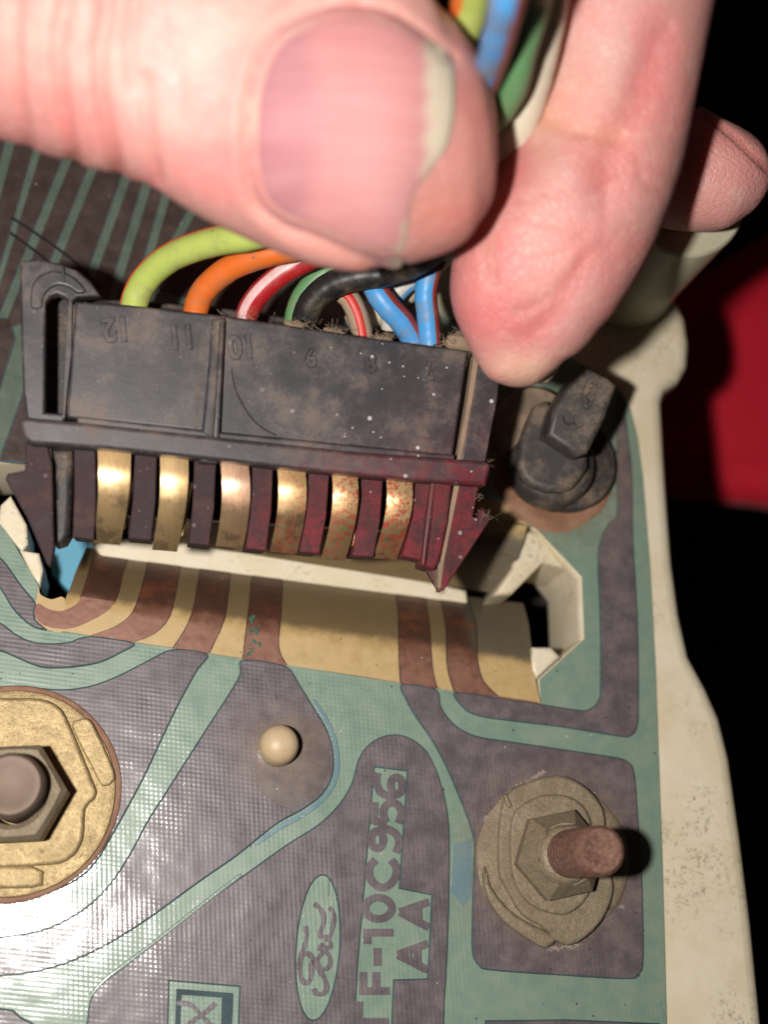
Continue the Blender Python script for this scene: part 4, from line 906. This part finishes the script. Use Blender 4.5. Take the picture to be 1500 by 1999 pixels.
n = N('nail'); at = n.new('ShaderNodeAttribute'); at.attribute_name = 'nail_tone'
mp = n.new('ShaderNodeMapping'); mp.inputs['Rotation'].default_value = (0, 0, .25); mp.inputs['Scale'].default_value = (1.2, 14, 1.2); n.set(mp.inputs[0], n.pos()); rid = n.noise(1.3, 3, .6, vec=mp.outputs[0])
cc = n.mix(n.math('MULTIPLY', n.ramp(rid, .35, .75), .16), at.outputs['Color'], (.80, .50, .50))
n.p(Base_Color=cc, Specular_IOR_Level=.25, Roughness=.55, Normal=n.bump(rid, .2, .01), Subsurface_Weight=.25, Subsurface_Radius=(.15, .06, .05), Subsurface_Scale=1, Coat_Weight=.0)
nl = nail(NAIL, (690, 260), n.m, .022, hand, 18, tipdir=(1, .1), tiplift=.00010)
mn_ = nl.data; NN = len(mn_.vertices); cn_ = np.tile(np.array([.57, .235, .235]), (NN, 1)).astype(float)
for i, vv in enumerate(mn_.vertices):
    x, y, _d = proj(vv.co)
    def mixc(c0, c1, a): return np.array(c0) * (1 - a) + np.array(c1) * a
    c = cn_[i]
    a = min(1, max(0, (x - (600 - .0006 * (y - 230) ** 2)) / 40)); c = mixc((.37, .16, .19), c, .35 + .65 * a)          # lunula side
    a = math.exp(-((x - 740) / 90) ** 2 - ((y - 300) / 170) ** 2) * .5; c = mixc(c, (.64, .34, .34), a)
    a = math.exp(-((x - 600) / 50) ** 2 - ((y - 240) / 40) ** 2) * .4; c = mixc(c, (.70, .22, .24), a)
    edge = 822 - .00012 * (y - 200) ** 2 - (0 if y < 330 else (y - 330) * .30) + 4 * math.sin(y * .11)
    a = min(1, max(0, (x - edge) / 22)); c = mixc(c, (.66, .56, .42), a)                       # free edge
    cn_[i] = c
ca = mn_.color_attributes.new('nail_tone', 'FLOAT_COLOR', 'POINT'); ca.data.foreach_set('color', np.concatenate([cn_, np.ones((NN, 1))], 1).ravel())
# the forefinger's nail seen edge-on, the third finger's nail at the frame edge
n = N('nail_edge'); n.p(Base_Color=(.62, .50, .38), Roughness=.35, Subsurface_Weight=.2, Subsurface_Scale=.1)
def shell_nail(path, wid, mat, offs):
    vs = []; fs = []; q = 8
    for i, (x, y, D_) in enumerate(path):
        p = U(x, y, D_)
        for k in range(q + 1):
            a = (k / q - .5); vs.append(p + FWD * (wid * (k / q)) + (RM @ Vector((offs[0], offs[1], 0))) * (math.sin(math.pi * k / q) * .06))
    for i in range(len(path) - 1):
        for k in range(q): a = i*(q+1)+k; fs.append((a, a+1, a+q+2, a+q+1))
    nv = len(vs); sh = RM @ Vector((-offs[0], -offs[1], 0)) * .04
    vs += [v + sh for v in vs]; fs += [tuple(nv + z for z in f[::-1]) for f in fs]
    m = q + 1; rows = len(path) - 1
    ring = list(range(m)) + [i*m + q for i in range(1, rows+1)] + [rows*m + k for k in range(q-1, -1, -1)] + [i*m for i in range(rows-1, 0, -1)]
    for a, b in zip(ring, ring[1:] + ring[:1]): fs.append((a, b, b + nv, a + nv))
    return mesh('fingernail', vs, fs, mat, hand, ang=50)
shell_nail([(1112, 660, 10.3), (1096, 688, 10.3), (1083, 710, 10.3), (1073, 726, 10.3), (1062, 736, 10.3), (1048, 738, 10.32)], .16, n.m, (.6, -.6))
shell_nail([(1368, 206, 11.25), (1410, 228, 11.2), (1450, 262, 11.2), (1490, 300, 11.2), (1530, 335, 11.2)], .5, n.m, (.4, .8))
